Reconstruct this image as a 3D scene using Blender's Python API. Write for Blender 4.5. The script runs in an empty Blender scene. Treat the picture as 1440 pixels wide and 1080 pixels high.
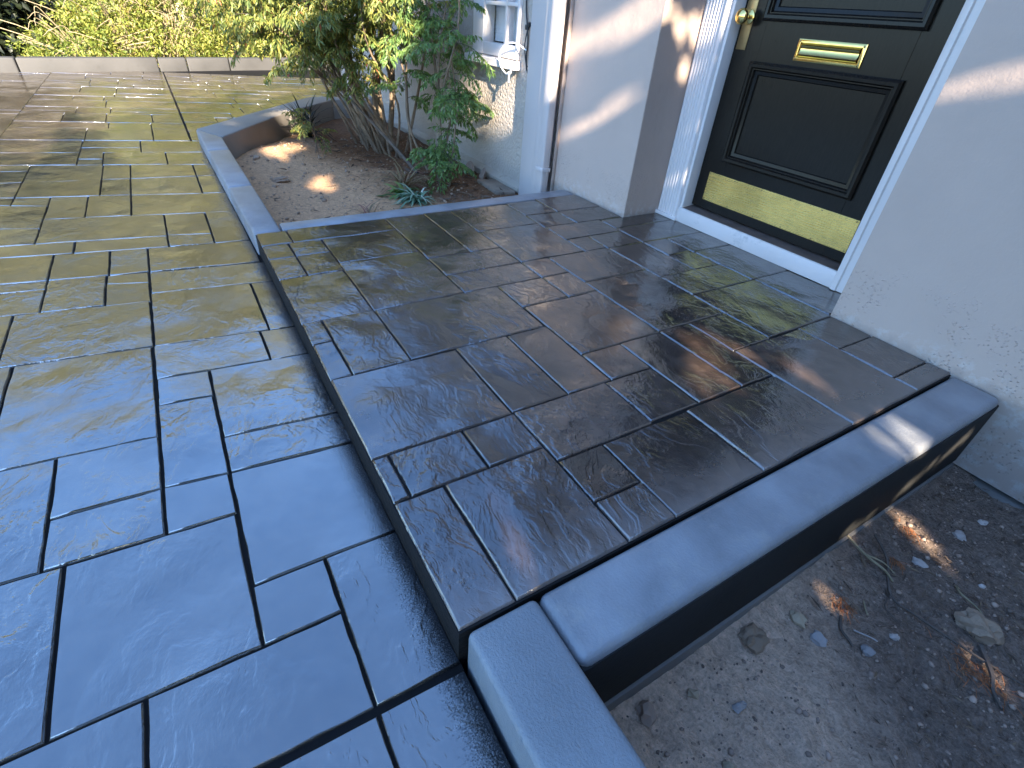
import bpy, bmesh, math, random
import numpy as np
from mathutils import Vector, Matrix, noise

random.seed(7); rng = np.random.default_rng(7)
SC = bpy.context.scene
COL = SC.collection

# ------------------------------------------------------------------ camera, sky, sun, exposure
cam = bpy.data.cameras.new('camera'); camo = bpy.data.objects.new('camera', cam); COL.objects.link(camo)
RW = np.array([[0.51159667, 0.85641358, 0.06945948], [0.53488146, -0.25416892, -0.80579153], [-0.67243636, 0.44939285, -0.58811172]])
M = Matrix.Identity(4)
for i in range(3):
    M[i][0] = RW[0][i]; M[i][1] = -RW[1][i]; M[i][2] = -RW[2][i]
M[2][3] = 0.93
camo.matrix_world = M
cam.sensor_width = 36.0; cam.lens = 715.35 / 1440 * 36; cam.clip_start = 0.02; cam.clip_end = 400
SC.camera = camo

SUN = Vector((0.875, -0.20, 0.43)).normalized()
SUN_EL = math.asin(SUN.z); SUN_AZ = math.atan2(SUN.x, SUN.y)
W = bpy.data.worlds.new('World'); SC.world = W; W.use_nodes = True
nt = W.node_tree; nt.nodes.clear()
sky = nt.nodes.new('ShaderNodeTexSky'); sky.sky_type = 'NISHITA'; sky.sun_disc = False
sky.sun_elevation = SUN_EL; sky.sun_rotation = SUN_AZ; sky.air_density = 1.0; sky.dust_density = 0.3; sky.ozone_density = 6.0
bg = nt.nodes.new('ShaderNodeBackground'); bg.inputs[1].default_value = 0.15
wo = nt.nodes.new('ShaderNodeOutputWorld')
nt.links.new(sky.outputs[0], bg.inputs[0]); nt.links.new(bg.outputs[0], wo.inputs[0])
sl = bpy.data.lights.new('sun', 'SUN'); sl.energy = 4.6; sl.angle = math.radians(0.5); sl.color = (1.0, 0.88, 0.70)
so = bpy.data.objects.new('sun', sl); COL.objects.link(so); so.rotation_euler = SUN.to_track_quat('Z', 'Y').to_euler()
so.location = SUN * 30
vs = SC.view_settings; vs.view_transform = 'Standard'; vs.look = 'None'; vs.gamma = 1; vs.use_curve_mapping = False
vs.exposure = 2.58

# ------------------------------------------------------------------ helpers
def tag(o, label=None, cat=None, group=None, kind=None):
    if label: o['label'] = label
    if cat: o['category'] = cat
    if group: o['group'] = group
    if kind: o['kind'] = kind
    return o

def thing(name, loc, label, cat, group=None):
    o = bpy.data.objects.new(name, None); COL.objects.link(o); o.location = loc; o.empty_display_size = 0.1
    return tag(o, label, cat, group)

def wloc(o):
    v = Vector((0, 0, 0))
    while o is not None:
        v = v + o.location; o = o.parent
    return v

class MB:
    """collects geometry in world coordinates"""
    def __init__(s): s.v = []; s.f = []; s.m = []; s.n = 0
    def add(s, verts, faces, mi=0):
        b = s.n
        s.v.extend([tuple(p) for p in verts]); s.n += len(verts)
        s.f.extend([tuple(b + i for i in f) for f in faces]); s.m.extend([mi] * len(faces))
        return s
    def prism(s, poly, z0, z1, bev=0.0, seg=2, mi=0):
        bm = bmesh.new()
        top = [bm.verts.new((x, y, z1)) for x, y in poly]; bot = [bm.verts.new((x, y, z0)) for x, y in poly]
        n = len(poly)
        bm.faces.new(top); bm.faces.new(bot[::-1])
        for i in range(n): bm.faces.new((top[i], bot[i], bot[(i + 1) % n], top[(i + 1) % n]))
        bmesh.ops.recalc_face_normals(bm, faces=bm.faces)
        if bev: bmesh.ops.bevel(bm, geom=list(bm.edges), offset=bev, segments=seg, affect='EDGES', profile=0.5)
        bm.verts.index_update()
        s.add([v.co[:] for v in bm.verts], [[v.index for v in f.verts] for f in bm.faces], mi); bm.free(); return s
    def box(s, x0, x1, y0, y1, z0, z1, bev=0.0, seg=2, mi=0):
        return s.prism([(x0, y0), (x1, y0), (x1, y1), (x0, y1)], z0, z1, bev, seg, mi)
    def tube(s, pts, rad, k=6, mi=0, cap=True):
        pts = [Vector(p) for p in pts]; n = len(pts)
        if not hasattr(rad, '__len__'): rad = [rad] * n
        vs_, fs = [], []
        ref = Vector((0.31, 0.52, 0.79))
        for i, p in enumerate(pts):
            d = (pts[min(i + 1, n - 1)] - pts[max(i - 1, 0)]).normalized()
            a = d.cross(ref)
            if a.length < 0.1: a = d.cross(Vector((1, 0, 0)))
            a.normalize(); b = d.cross(a)
            for j in range(k):
                t = 2 * math.pi * j / k
                vs_.append(p + (a * math.cos(t) + b * math.sin(t)) * rad[i])
        for i in range(n - 1):
            for j in range(k):
                fs.append((i * k + j, i * k + (j + 1) % k, (i + 1) * k + (j + 1) % k, (i + 1) * k + j))
        if cap: fs.append(tuple(range(k))[::-1]); fs.append(tuple(range((n - 1) * k, n * k)))
        return s.add(vs_, fs, mi)
    def lathe(s, c, axis, prof, k=20, mi=0):
        axis = Vector(axis).normalized(); a = axis.cross(Vector((0, 0, 1)))
        if a.length < .1: a = axis.cross(Vector((1, 0, 0)))
        a.normalize(); b = axis.cross(a); c = Vector(c); vs_, fs = [], []
        for r, h in prof:
            for j in range(k):
                t = 2 * math.pi * j / k; vs_.append(c + axis * h + (a * math.cos(t) + b * math.sin(t)) * r)
        for i in range(len(prof) - 1):
            for j in range(k):
                fs.append((i * k + j, i * k + (j + 1) % k, (i + 1) * k + (j + 1) % k, (i + 1) * k + j))
        fs.append(tuple(range((len(prof) - 1) * k, len(prof) * k)))
        return s.add(vs_, fs, mi)
    def build(s, name, mats, parent=None, smooth=False):
        if not isinstance(mats, (list, tuple)): mats = [mats]
        off = wloc(parent) if parent is not None else Vector((0, 0, 0))
        v = np.array(s.v, dtype=float) - np.array(off)
        me = bpy.data.meshes.new(name); me.from_pydata(v.tolist(), [], s.f)
        for m in mats: me.materials.append(m)
        if len(mats) > 1: me.polygons.foreach_set('material_index', s.m)
        bm = bmesh.new(); bm.from_mesh(me); bmesh.ops.recalc_face_normals(bm, faces=bm.faces); bm.to_mesh(me); bm.free()
        if smooth:
            me.polygons.foreach_set('use_smooth', [True] * len(me.polygons))
            try: me.set_sharp_from_angle(angle=math.radians(40))
            except Exception: pass
        me.update()
        o = bpy.data.objects.new(name, me); COL.objects.link(o)
        if parent is not None: o.parent = parent
        return o

def np_mesh(name, verts, faces, mats, parent=None, mi=None, smooth=False, shade=None):
    """verts (N,3) faces (F,k) arrays, world coordinates; shade: per-face random value kept as an attribute"""
    off = np.array(wloc(parent)) if parent is not None else np.zeros(3)
    verts = np.asarray(verts, dtype=np.float32) - off.astype(np.float32); faces = np.asarray(faces, dtype=np.int32)
    me = bpy.data.meshes.new(name); F, k = faces.shape
    me.vertices.add(len(verts)); me.vertices.foreach_set('co', verts.ravel())
    me.loops.add(F * k); me.loops.foreach_set('vertex_index', faces.ravel())
    me.polygons.add(F); me.polygons.foreach_set('loop_start', np.arange(F, dtype=np.int32) * k)
    if not isinstance(mats, (list, tuple)): mats = [mats]
    for m in mats: me.materials.append(m)
    if mi is not None: me.polygons.foreach_set('material_index', np.asarray(mi, dtype=np.int32))
    if smooth: me.polygons.foreach_set('use_smooth', np.ones(F, dtype=bool))
    me.update(calc_edges=True)
    if shade is not None:
        at = me.attributes.new('tone', 'FLOAT', 'FACE'); at.data.foreach_set('value', np.asarray(shade, dtype=np.float32))
    o = bpy.data.objects.new(name, me); COL.objects.link(o)
    if parent is not None: o.parent = parent
    return o

# ------------------------------------------------------------------ materials
def new_mat(name):
    m = bpy.data.materials.new(name); m.use_nodes = True
    t = m.node_tree; b = t.nodes['Principled BSDF']; return m, t, b
def N(t, typ, **kw):
    n = t.nodes.new(typ)
    for k, v in kw.items():
        if k.startswith('i_'):
            key = k[2:]; key = int(key) if key.isdigit() else key.replace('_', ' ')
            n.inputs[key].default_value = v
        else: setattr(n, k, v)
    return n
def ramp(t, fac, stops):
    r = t.nodes.new('ShaderNodeValToRGB'); e = r.color_ramp.elements
    while len(e) < len(stops): e.new(0.5)
    for el, (p, c) in zip(e, stops): el.position = p; el.color = (*c, 1) if len(c) == 3 else c
    t.links.new(fac, r.inputs[0]); return r.outputs[0]
def g3(v): return (v, v, v)
def coords(t, rand=0.0):
    tc = N(t, 'ShaderNodeTexCoord')
    if not rand: return tc.outputs['Object']
    oi = N(t, 'ShaderNodeObjectInfo'); mu = N(t, 'ShaderNodeMath', operation='MULTIPLY', i_1=rand); t.links.new(oi.outputs['Random'], mu.inputs[0])
    ad = N(t, 'ShaderNodeVectorMath', operation='ADD'); t.links.new(tc.outputs['Object'], ad.inputs[0]); t.links.new(mu.outputs[0], ad.inputs[1])
    return ad.outputs[0]
def noise_n(t, co, scale, detail=4, rough=0.55, dist=0.0, typ='FBM'):
    n = N(t, 'ShaderNodeTexNoise', i_Scale=scale, i_Detail=detail, i_Roughness=rough, i_Distortion=dist)
    n.noise_type = typ
    if typ in ('FBM', 'MULTIFRACTAL'): n.normalize = True
    t.links.new(co, n.inputs['Vector']); return n.outputs[0]
def mth(t, op, a, b=None, c=None):
    m = N(t, 'ShaderNodeMath', operation=op)
    for i, x in enumerate((a, b, c)):
        if x is None: continue
        if isinstance(x, (int, float)): m.inputs[i].default_value = x
        else: t.links.new(x, m.inputs[i])
    return m.outputs[0]
def bump(t, b, h, strength, dist):
    n = N(t, 'ShaderNodeBump', i_Strength=strength, i_Distance=dist); t.links.new(h, n.inputs['Height'])
    t.links.new(n.outputs[0], b.inputs['Normal']); return n
def mixc(t, fac, a, b, blend='MIX'):
    m = N(t, 'ShaderNodeMix', data_type='RGBA', blend_type=blend)
    for i, x in ((0, fac), (6, a), (7, b)):
        if isinstance(x, (int, float)): m.inputs[i].default_value = x
        elif isinstance(x, tuple): m.inputs[i].default_value = (*x, 1)
        else: t.links.new(x, m.inputs[i])
    return m.outputs[2]

def paint(name, col, rough=0.5, bscale=60, bstr=0.15, bdist=0.002, var=0.12, spec=0.5, vscale=2.2, dirt=None):
    m, t, b = new_mat(name); co = coords(t)
    n1 = noise_n(t, co, vscale, 5)
    lo = tuple(c * (1 - var) for c in col); hi = tuple(min(1, c * (1 + var)) for c in col)
    c = ramp(t, n1, [(0.3, lo), (0.7, hi)])
    if dirt:
        n3 = noise_n(t, co, 9, 7, 0.7); f = ramp(t, n3, [(0.56, g3(0)), (0.70, g3(1))]); c = mixc(t, mth(t, 'MULTIPLY', f, 0.6), c, dirt)
    t.links.new(c, b.inputs['Base Color'])
    n2 = noise_n(t, co, bscale, 6, 0.6)
    b.inputs['Roughness'].default_value = rough; b.inputs['Specular IOR Level'].default_value = spec
    r = N(t, 'ShaderNodeMapRange', i_3=rough * 0.8, i_4=min(1, rough * 1.25)); t.links.new(n1, r.inputs[0]); t.links.new(r.outputs[0], b.inputs['Roughness'])
    if bstr: bump(t, b, n2, bstr, bdist)
    return m

def stone_mat(name, dark, mid, light, rough=(0.07, 0.24), ior=2.45, bstr=0.42, wear_highlight=False, stain=False):
    """stamped and sealed slate: crinkled cleft relief in some places, smooth in others"""
    m, t, b = new_mat(name); co = coords(t, 37.0); cw = coords(t)
    big = noise_n(t, co, 2.2, 4, 0.55, 0.4)
    fine = noise_n(t, co, 24, 8, 0.68, 0.5)
    tone = mth(t, 'ADD', mth(t, 'MULTIPLY', big, 0.55), mth(t, 'MULTIPLY', fine, 0.45))
    c = ramp(t, tone, [(0.36, dark), (0.5, mid), (0.66, light)])
    oi = N(t, 'ShaderNodeObjectInfo')
    v = N(t, 'ShaderNodeMapRange', i_3=0.82, i_4=1.18); t.links.new(oi.outputs['Random'], v.inputs[0])
    hsv = N(t, 'ShaderNodeHueSaturation'); t.links.new(c, hsv.inputs['Color']); t.links.new(v.outputs[0], hsv.inputs['Value'])
    col = hsv.outputs[0]; extra = None
    if wear_highlight or stain: sx = N(t, 'ShaderNodeSeparateXYZ'); t.links.new(cw, sx.inputs[0])
    if wear_highlight:                                                 # dusty worn strip along the edging beam, with the lip's pale highlights painted in
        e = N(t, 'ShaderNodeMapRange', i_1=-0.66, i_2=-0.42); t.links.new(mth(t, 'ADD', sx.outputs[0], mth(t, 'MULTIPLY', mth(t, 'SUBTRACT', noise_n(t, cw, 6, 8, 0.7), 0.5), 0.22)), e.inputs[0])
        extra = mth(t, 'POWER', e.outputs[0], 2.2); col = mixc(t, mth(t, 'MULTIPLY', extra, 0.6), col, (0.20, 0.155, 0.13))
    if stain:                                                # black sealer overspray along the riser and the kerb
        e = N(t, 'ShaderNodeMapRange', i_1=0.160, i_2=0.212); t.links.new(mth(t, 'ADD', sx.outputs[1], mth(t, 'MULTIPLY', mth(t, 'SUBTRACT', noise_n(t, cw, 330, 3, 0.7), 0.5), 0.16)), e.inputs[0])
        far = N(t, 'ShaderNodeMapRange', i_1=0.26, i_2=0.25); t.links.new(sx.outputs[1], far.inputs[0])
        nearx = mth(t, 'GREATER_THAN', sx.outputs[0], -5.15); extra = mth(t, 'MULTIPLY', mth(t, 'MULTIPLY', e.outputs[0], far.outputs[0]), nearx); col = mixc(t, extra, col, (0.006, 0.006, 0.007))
    t.links.new(col, b.inputs['Base Color'])
    # relief
    warp = N(t, 'ShaderNodeTexNoise', i_Scale=3.0, i_Detail=2); t.links.new(co, warp.inputs['Vector'])
    wv = N(t, 'ShaderNodeVectorMath', operation='SCALE'); wv.inputs['Scale'].default_value = 0.28; t.links.new(warp.outputs['Color'], wv.inputs[0])
    wa = N(t, 'ShaderNodeVectorMath', operation='ADD'); t.links.new(co, wa.inputs[0]); t.links.new(wv.outputs[0], wa.inputs[1])
    mp = N(t, 'ShaderNodeMapping'); mp.inputs['Scale'].default_value = (1.0, 2.0, 1.0); mp.inputs['Rotation'].default_value = (0, 0, 0.5); t.links.new(wa.outputs[0], mp.inputs[0])
    cleft = noise_n(t, mp.outputs[0], 4.6, 6, 0.56, 0.0)
    # terraces: cleft slate comes off in thin steps
    st = mth(t, 'MULTIPLY', cleft, 9.0); fl = mth(t, 'FLOOR', st); fr = mth(t, 'FRACT', st)
    sm = N(t, 'ShaderNodeMapRange', interpolation_type='SMOOTHSTEP', i_1=0.40, i_2=1.0); t.links.new(fr, sm.inputs[0])
    ter = mth(t, 'DIVIDE', mth(t, 'ADD', fl, sm.outputs[0]), 9.0)
    mask = ramp(t, noise_n(t, co, 1.9, 2), [(0.42, g3(0.12)), (0.60, g3(1))])
    h = mth(t, 'ADD', mth(t, 'MULTIPLY', mth(t, 'MULTIPLY', ter, mask), 1.0), mth(t, 'MULTIPLY', mth(t, 'MULTIPLY', noise_n(t, co, 13, 5, 0.6), mask), 0.35))
    h = mth(t, 'ADD', h, mth(t, 'MULTIPLY', noise_n(t, co, 4.0, 2), 0.35))
    h = mth(t, 'ADD', h, mth(t, 'MULTIPLY', fine, 0.05))
    bump(t, b, h, bstr, 0.022)
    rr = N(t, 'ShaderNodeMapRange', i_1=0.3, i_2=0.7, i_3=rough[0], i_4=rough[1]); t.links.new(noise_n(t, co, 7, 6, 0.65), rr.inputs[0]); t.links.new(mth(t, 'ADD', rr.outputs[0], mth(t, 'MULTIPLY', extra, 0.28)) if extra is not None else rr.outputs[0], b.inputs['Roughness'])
    b.inputs['IOR'].default_value = ior
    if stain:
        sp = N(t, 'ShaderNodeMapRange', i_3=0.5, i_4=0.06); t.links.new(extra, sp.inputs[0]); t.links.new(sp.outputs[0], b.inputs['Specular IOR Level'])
    return m

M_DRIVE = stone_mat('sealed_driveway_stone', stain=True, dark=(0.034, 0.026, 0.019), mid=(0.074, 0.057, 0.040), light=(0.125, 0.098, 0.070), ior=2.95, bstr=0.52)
M_PORCH = stone_mat('sealed_porch_stone', (0.020, 0.013, 0.0095), (0.050, 0.033, 0.025), (0.105, 0.070, 0.054), rough=(0.10, 0.28), ior=2.25, bstr=0.80, wear_highlight=True)
M_JOINT = paint('dark_joint', (0.010, 0.009, 0.009), 0.75, 40, 0.5, 0.006, spec=0.12)
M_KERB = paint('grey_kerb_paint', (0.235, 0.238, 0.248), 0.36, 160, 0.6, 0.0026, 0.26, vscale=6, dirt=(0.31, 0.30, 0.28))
M_KERBROUGH = paint('grey_kerb_coat', (0.22, 0.24, 0.255), 0.44, 190, 0.9, 0.0032, 0.16, vscale=6)
M_KERBOLD = paint('shade_darkened_concrete', (0.050, 0.047, 0.044), 0.65, 120, 0.4, 0.002, 0.30, vscale=1.6, dirt=(0.035, 0.032, 0.028))  # dappled shade on the far kerb put into a lowered, blotched colour
M_KERBMID = paint('weathered_kerb_concrete', (0.22, 0.195, 0.17), 0.6, 110, 0.5, 0.003, 0.16)
M_FOOT = paint('raw_concrete', (0.16, 0.145, 0.13), 0.85, 60, 0.6, 0.004, 0.2)
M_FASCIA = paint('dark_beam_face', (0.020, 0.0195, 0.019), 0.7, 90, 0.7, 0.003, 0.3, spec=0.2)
M_SIDE = paint('dark_riser', (0.010, 0.009, 0.0085), 0.6, 30, 0.8, 0.008, 0.25, spec=0.2)

def wall_mat(name, col, kind):
    m, t, b = new_mat(name); co = coords(t)
    n1 = noise_n(t, co, 1.3, 6, 0.6); c = ramp(t, n1, [(0.3, tuple(x * 0.93 for x in col)), (0.7, tuple(x * 1.05 for x in col))])
    if kind == 'smooth':
        # splashed dirt and flaking just above the ground
        cwz = N(t, 'ShaderNodeVectorMath', operation='ADD'); cwz.inputs[1].default_value = (-2.0, 2.3, -0.4); t.links.new(co, cwz.inputs[0])   # house origin back to site level
        sx = N(t, 'ShaderNodeSeparateXYZ'); t.links.new(cwz.outputs[0], sx.inputs[0])
        low = N(t, 'ShaderNodeMapRange', i_1=0.10, i_2=-0.02, i_3=0.0, i_4=1.0); t.links.new(sx.outputs[2], low.inputs[0])
        spl = ramp(t, noise_n(t, co, 26, 7, 0.7), [(0.50, g3(0)), (0.62, g3(1))])
        c = mixc(t, mth(t, 'MULTIPLY', mth(t, 'MULTIPLY', low.outputs[0], spl), 0.55), c, (0.62, 0.60, 0.56))
        lo2 = N(t, 'ShaderNodeMapRange', i_1=0.035, i_2=-0.01); t.links.new(mth(t, 'ADD', sx.outputs[2], mth(t, 'MULTIPLY', mth(t, 'SUBTRACT', noise_n(t, co, 18, 6, 0.7), 0.5), 0.09)), lo2.inputs[0])
        c = mixc(t, mth(t, 'MULTIPLY', lo2.outputs[0], 0.5), c, (0.20, 0.17, 0.145))
        sp = ramp(t, noise_n(t, co, 70, 2, 0.5), [(0.78, g3(0)), (0.82, g3(1))]); c = mixc(t, mth(t, 'MULTIPLY', sp, 0.35), c, (0.15, 0.14, 0.14))
        t.links.new(c, b.inputs['Base Color'])
        # paint blisters in a band
        vo = N(t, 'ShaderNodeTexVoronoi', i_Scale=95.0); vo.inputs['Randomness'].default_value = 1.0; t.links.new(co, vo.inputs['Vector'])
        bl = ramp(t, vo.outputs['Distance'], [(0.0, g3(1)), (0.32, g3(0))])
        band = N(t, 'ShaderNodeMapRange', i_1=0.30, i_2=0.08, i_3=0.0, i_4=1.0); t.links.new(sx.outputs[2], band.inputs[0])
        bm_ = ramp(t, noise_n(t, co, 5.5, 3, 0.6), [(0.50, g3(0)), (0.58, g3(1))])
        h = mth(t, 'ADD', mth(t, 'MULTIPLY', mth(t, 'MULTIPLY', bl, bm_), mth(t, 'MULTIPLY', band.outputs[0], 1.3)), mth(t, 'ADD', mth(t, 'MULTIPLY', noise_n(t, co, 7, 6, 0.55), 0.9), mth(t, 'MULTIPLY', noise_n(t, co, 120, 3, 0.5), 0.10)))
        bump(t, b, h, 0.6, 0.010); b.inputs['Roughness'].default_value = 0.72
    else:
        t.links.new(c, b.inputs['Base Color'])
        vo = N(t, 'ShaderNodeTexVoronoi', i_Scale=58.0); vo.feature = 'SMOOTH_F1'; t.links.new(co, vo.inputs['Vector'])
        h = mth(t, 'ADD', mth(t, 'MULTIPLY', vo.outputs['Distance'], -0.9), mth(t, 'MULTIPLY', noise_n(t, co, 70, 5, 0.6), 0.7))
        bump(t, b, h, 0.9, 0.012); b.inputs['Roughness'].default_value = 0.85
    return m
M_WALL = wall_mat('lilac_grey_wall', (0.485, 0.37, 0.30), 'smooth')
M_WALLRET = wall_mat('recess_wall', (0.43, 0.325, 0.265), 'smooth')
M_STUCCO = wall_mat('pebbled_stucco', (0.44, 0.37, 0.305), 'stucco')
M_TRIM = paint('blue_white_trim', (0.52, 0.46, 0.43), 0.42, 30, 0.15, 0.003, 0.06)
M_WHITE = paint('white_gloss_trim', (0.68, 0.62, 0.585), 0.30, 40, 0.2, 0.002, 0.05, dirt=(0.55, 0.54, 0.52))
M_SILLP = paint('chipped_white_paint', (0.66, 0.60, 0.57), 0.4, 50, 0.5, 0.004, 0.06, dirt=(0.30, 0.29, 0.28))
M_THRESH = paint('worn_timber', (0.105, 0.075, 0.062), 0.6, 60, 0.5, 0.003, 0.3, vscale=14)
M_LEDGE = paint('weathered_ledge', (0.36, 0.31, 0.25), 0.75, 50, 0.4, 0.003, 0.15, dirt=(0.16, 0.12, 0.09))
M_GAP = paint('pipe_gap_shade', (0.09, 0.065, 0.045), 0.8, 50, 0.5, 0.003, 0.25)
M_SLAB = paint('brown_slab', (0.22, 0.17, 0.125), 0.8, 40, 0.6, 0.005, 0.3, vscale=9)
M_CLAY = paint('clay_shell', (0.30, 0.22, 0.17), 0.75, 40, 0.5, 0.004, 0.2, vscale=12)
M_ROOF = paint('roof_felt', (0.07, 0.065, 0.06), 0.85, 60, 0.6, 0.006, 0.2)
M_CABLEB = paint('black_cable', (0.02, 0.02, 0.022), 0.45, 60, 0.0)
M_CABLEW = paint('white_cable', (0.72, 0.70, 0.68), 0.4, 60, 0.0)

def door_mat():
    m, t, b = new_mat('black_door_gloss'); co = coords(t)
    mp = N(t, 'ShaderNodeMapping'); mp.inputs['Scale'].default_value = (26, 26, 3.0); t.links.new(co, mp.inputs[0])
    g = noise_n(t, mp.outputs[0], 6, 6, 0.6); c = ramp(t, g, [(0.3, (0.008, 0.006, 0.0045)), (0.7, (0.015, 0.0115, 0.0085))]); t.links.new(c, b.inputs['Base Color'])
    b.inputs['Roughness'].default_value = 0.24; b.inputs['Specular IOR Level'].default_value = 0.2; bump(t, b, g, 0.12, 0.002); return m
M_DOOR = door_mat()
def brass(name, col, rough, brush):
    m, t, b = new_mat(name); co = coords(t)
    mp = N(t, 'ShaderNodeMapping'); mp.inputs['Scale'].default_value = (2.0, 12, 55.0) if brush else (9, 9, 9); t.links.new(co, mp.inputs[0])
    n1 = noise_n(t, mp.outputs[0], 4, 6, 0.65); n2 = noise_n(t, co, 7, 5, 0.6, 0.5)
    c = ramp(t, n2, [(0.32, tuple(x * 0.75 for x in col)), (0.6, col)]); t.links.new(c, b.inputs['Base Color'])
    b.inputs['Metallic'].default_value = 1.0
    r = N(t, 'ShaderNodeMapRange', i_1=0.3, i_2=0.7, i_3=rough * 0.7, i_4=rough * 1.4); t.links.new(n1, r.inputs[0]); t.links.new(r.outputs[0], b.inputs['Roughness'])
    bump(t, b, n1, 0.10, 0.001); return m
M_BRASS = brass('polished_brass', (0.86, 0.60, 0.20), 0.16, False)
M_KICK = brass('worn_brass_plate', (0.76, 0.52, 0.17), 0.27, True)
M_OLDBRASS = brass('tarnished_brass', (0.42, 0.28, 0.13), 0.36, True)
M_SCREW = brass('screw_metal', (0.30, 0.22, 0.10), 0.4, False)
def glass_mat():
    m, t, b = new_mat('window_glass'); tr = N(t, 'ShaderNodeBsdfTransparent'); gl = N(t, 'ShaderNodeBsdfGlossy', i_Roughness=0.02)
    fr = N(t, 'ShaderNodeFresnel', i_IOR=1.5); ge = N(t, 'ShaderNodeNewGeometry'); mx = N(t, 'ShaderNodeMixShader'); t.links.new(mth(t, 'MULTIPLY', fr.outputs[0], mth(t, 'SUBTRACT', 1.0, ge.outputs['Backfacing'])), mx.inputs[0]); t.links.new(tr.outputs[0], mx.inputs[1]); t.links.new(gl.outputs[0], mx.inputs[2])
    t.links.new(mx.outputs[0], t.nodes['Material Output'].inputs[0]); return m
M_GLASS = glass_mat()
M_BLIND = paint('white_blind', (0.72, 0.73, 0.74), 0.5, 30, 0.0)
M_DARK = paint('dark_room', (0.03, 0.03, 0.035), 0.8, 30, 0.0)

def leaf_mat(name, stops, rough=0.42, trans=0.35):
    m, t, b = new_mat(name)
    at = N(t, 'ShaderNodeAttribute', attribute_name='tone'); c = ramp(t, at.outputs['Fac'], stops)
    t.links.new(c, b.inputs['Base Color']); b.inputs['Roughness'].default_value = rough
    tr = N(t, 'ShaderNodeBsdfTranslucent'); hs = N(t, 'ShaderNodeHueSaturation', i_Saturation=1.15, i_Value=1.25); t.links.new(c, hs.inputs['Color']); t.links.new(hs.outputs[0], tr.inputs[0])
    mx = N(t, 'ShaderNodeMixShader', i_0=trans); t.links.new(b.outputs[0], mx.inputs[1]); t.links.new(tr.outputs[0], mx.inputs[2])
    t.links.new(mx.outputs[0], t.nodes['Material Output'].inputs[0]); return m
M_NAND = leaf_mat('bamboo_leaf', [(0.0, (0.055, 0.09, 0.026)), (0.35, (0.15, 0.19, 0.048)), (0.65, (0.30, 0.29, 0.07)), (0.90, (0.42, 0.34, 0.11)), (1.0, (0.40, 0.12, 0.06))])
M_NANDG = leaf_mat('young_leaf', [(0.0, (0.065, 0.13, 0.040)), (0.6, (0.17, 0.27, 0.075)), (1.0, (0.30, 0.36, 0.12))])
M_HEDGE = leaf_mat('hedge_leaf', [(0.0, (0.05, 0.085, 0.018)), (0.4, (0.18, 0.225, 0.040)), (0.75, (0.38, 0.36, 0.085)), (1.0, (0.48, 0.34, 0.14))], 0.5, 0.38)
M_TREE = leaf_mat('tree_leaf', [(0.0, (0.155, 0.168, 0.090)), (0.6, (0.37, 0.355, 0.195)), (1.0, (0.52, 0.46, 0.26))], 0.5, 0.3)
M_TREED = leaf_mat('gap_shade_leaf', [(0.0, (0.008, 0.013, 0.006)), (1.0, (0.022, 0.03, 0.011))], 0.5, 0.25)  # near-black leaf colour carries the deep shade of the hedge gap
M_VAR = leaf_mat('variegated_leaf', [(0.0, (0.10, 0.20, 0.12)), (0.55, (0.22, 0.33, 0.22)), (1.0, (0.50, 0.54, 0.42))], 0.5, 0.2)
M_STRAW = leaf_mat('dry_strap_leaf', [(0.0, (0.16, 0.11, 0.055)), (0.6, (0.30, 0.22, 0.11)), (1.0, (0.26, 0.10, 0.08))], 0.7, 0.2)
M_LITTER = leaf_mat('leaf_litter', [(0.0, (0.070, 0.045, 0.030)), (0.55, (0.15, 0.10, 0.065)), (0.85, (0.17, 0.11, 0.065)), (0.96, (0.27, 0.19, 0.11)), (1.0, (0.36, 0.30, 0.24))], 0.8, 0.1)
M_DARKSTRAP = leaf_mat('dark_strap_leaf', [(0.0, (0.008, 0.011, 0.008)), (1.0, (0.02, 0.027, 0.017))], 0.95, 0.1)
M_BARK = paint('bark', (0.20, 0.145, 0.095), 0.85, 50, 0.9, 0.008, 0.4, vscale=16)
M_BARKD = paint('dark_bark', (0.06, 0.045, 0.035), 0.85, 40, 0.9, 0.02, 0.3, vscale=6)
M_TWIG = paint('grey_twig', (0.10, 0.075, 0.058), 0.8, 60, 0.5, 0.002, 0.3, vscale=20)
M_TWIGP = paint('pale_twig', (0.27, 0.21, 0.12), 0.75, 60, 0.5, 0.002, 0.3, vscale=20)
M_ORANGE = paint('rust_needles', (0.34, 0.12, 0.04), 0.7, 60, 0.2, 0.002, 0.3, vscale=30)

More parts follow.
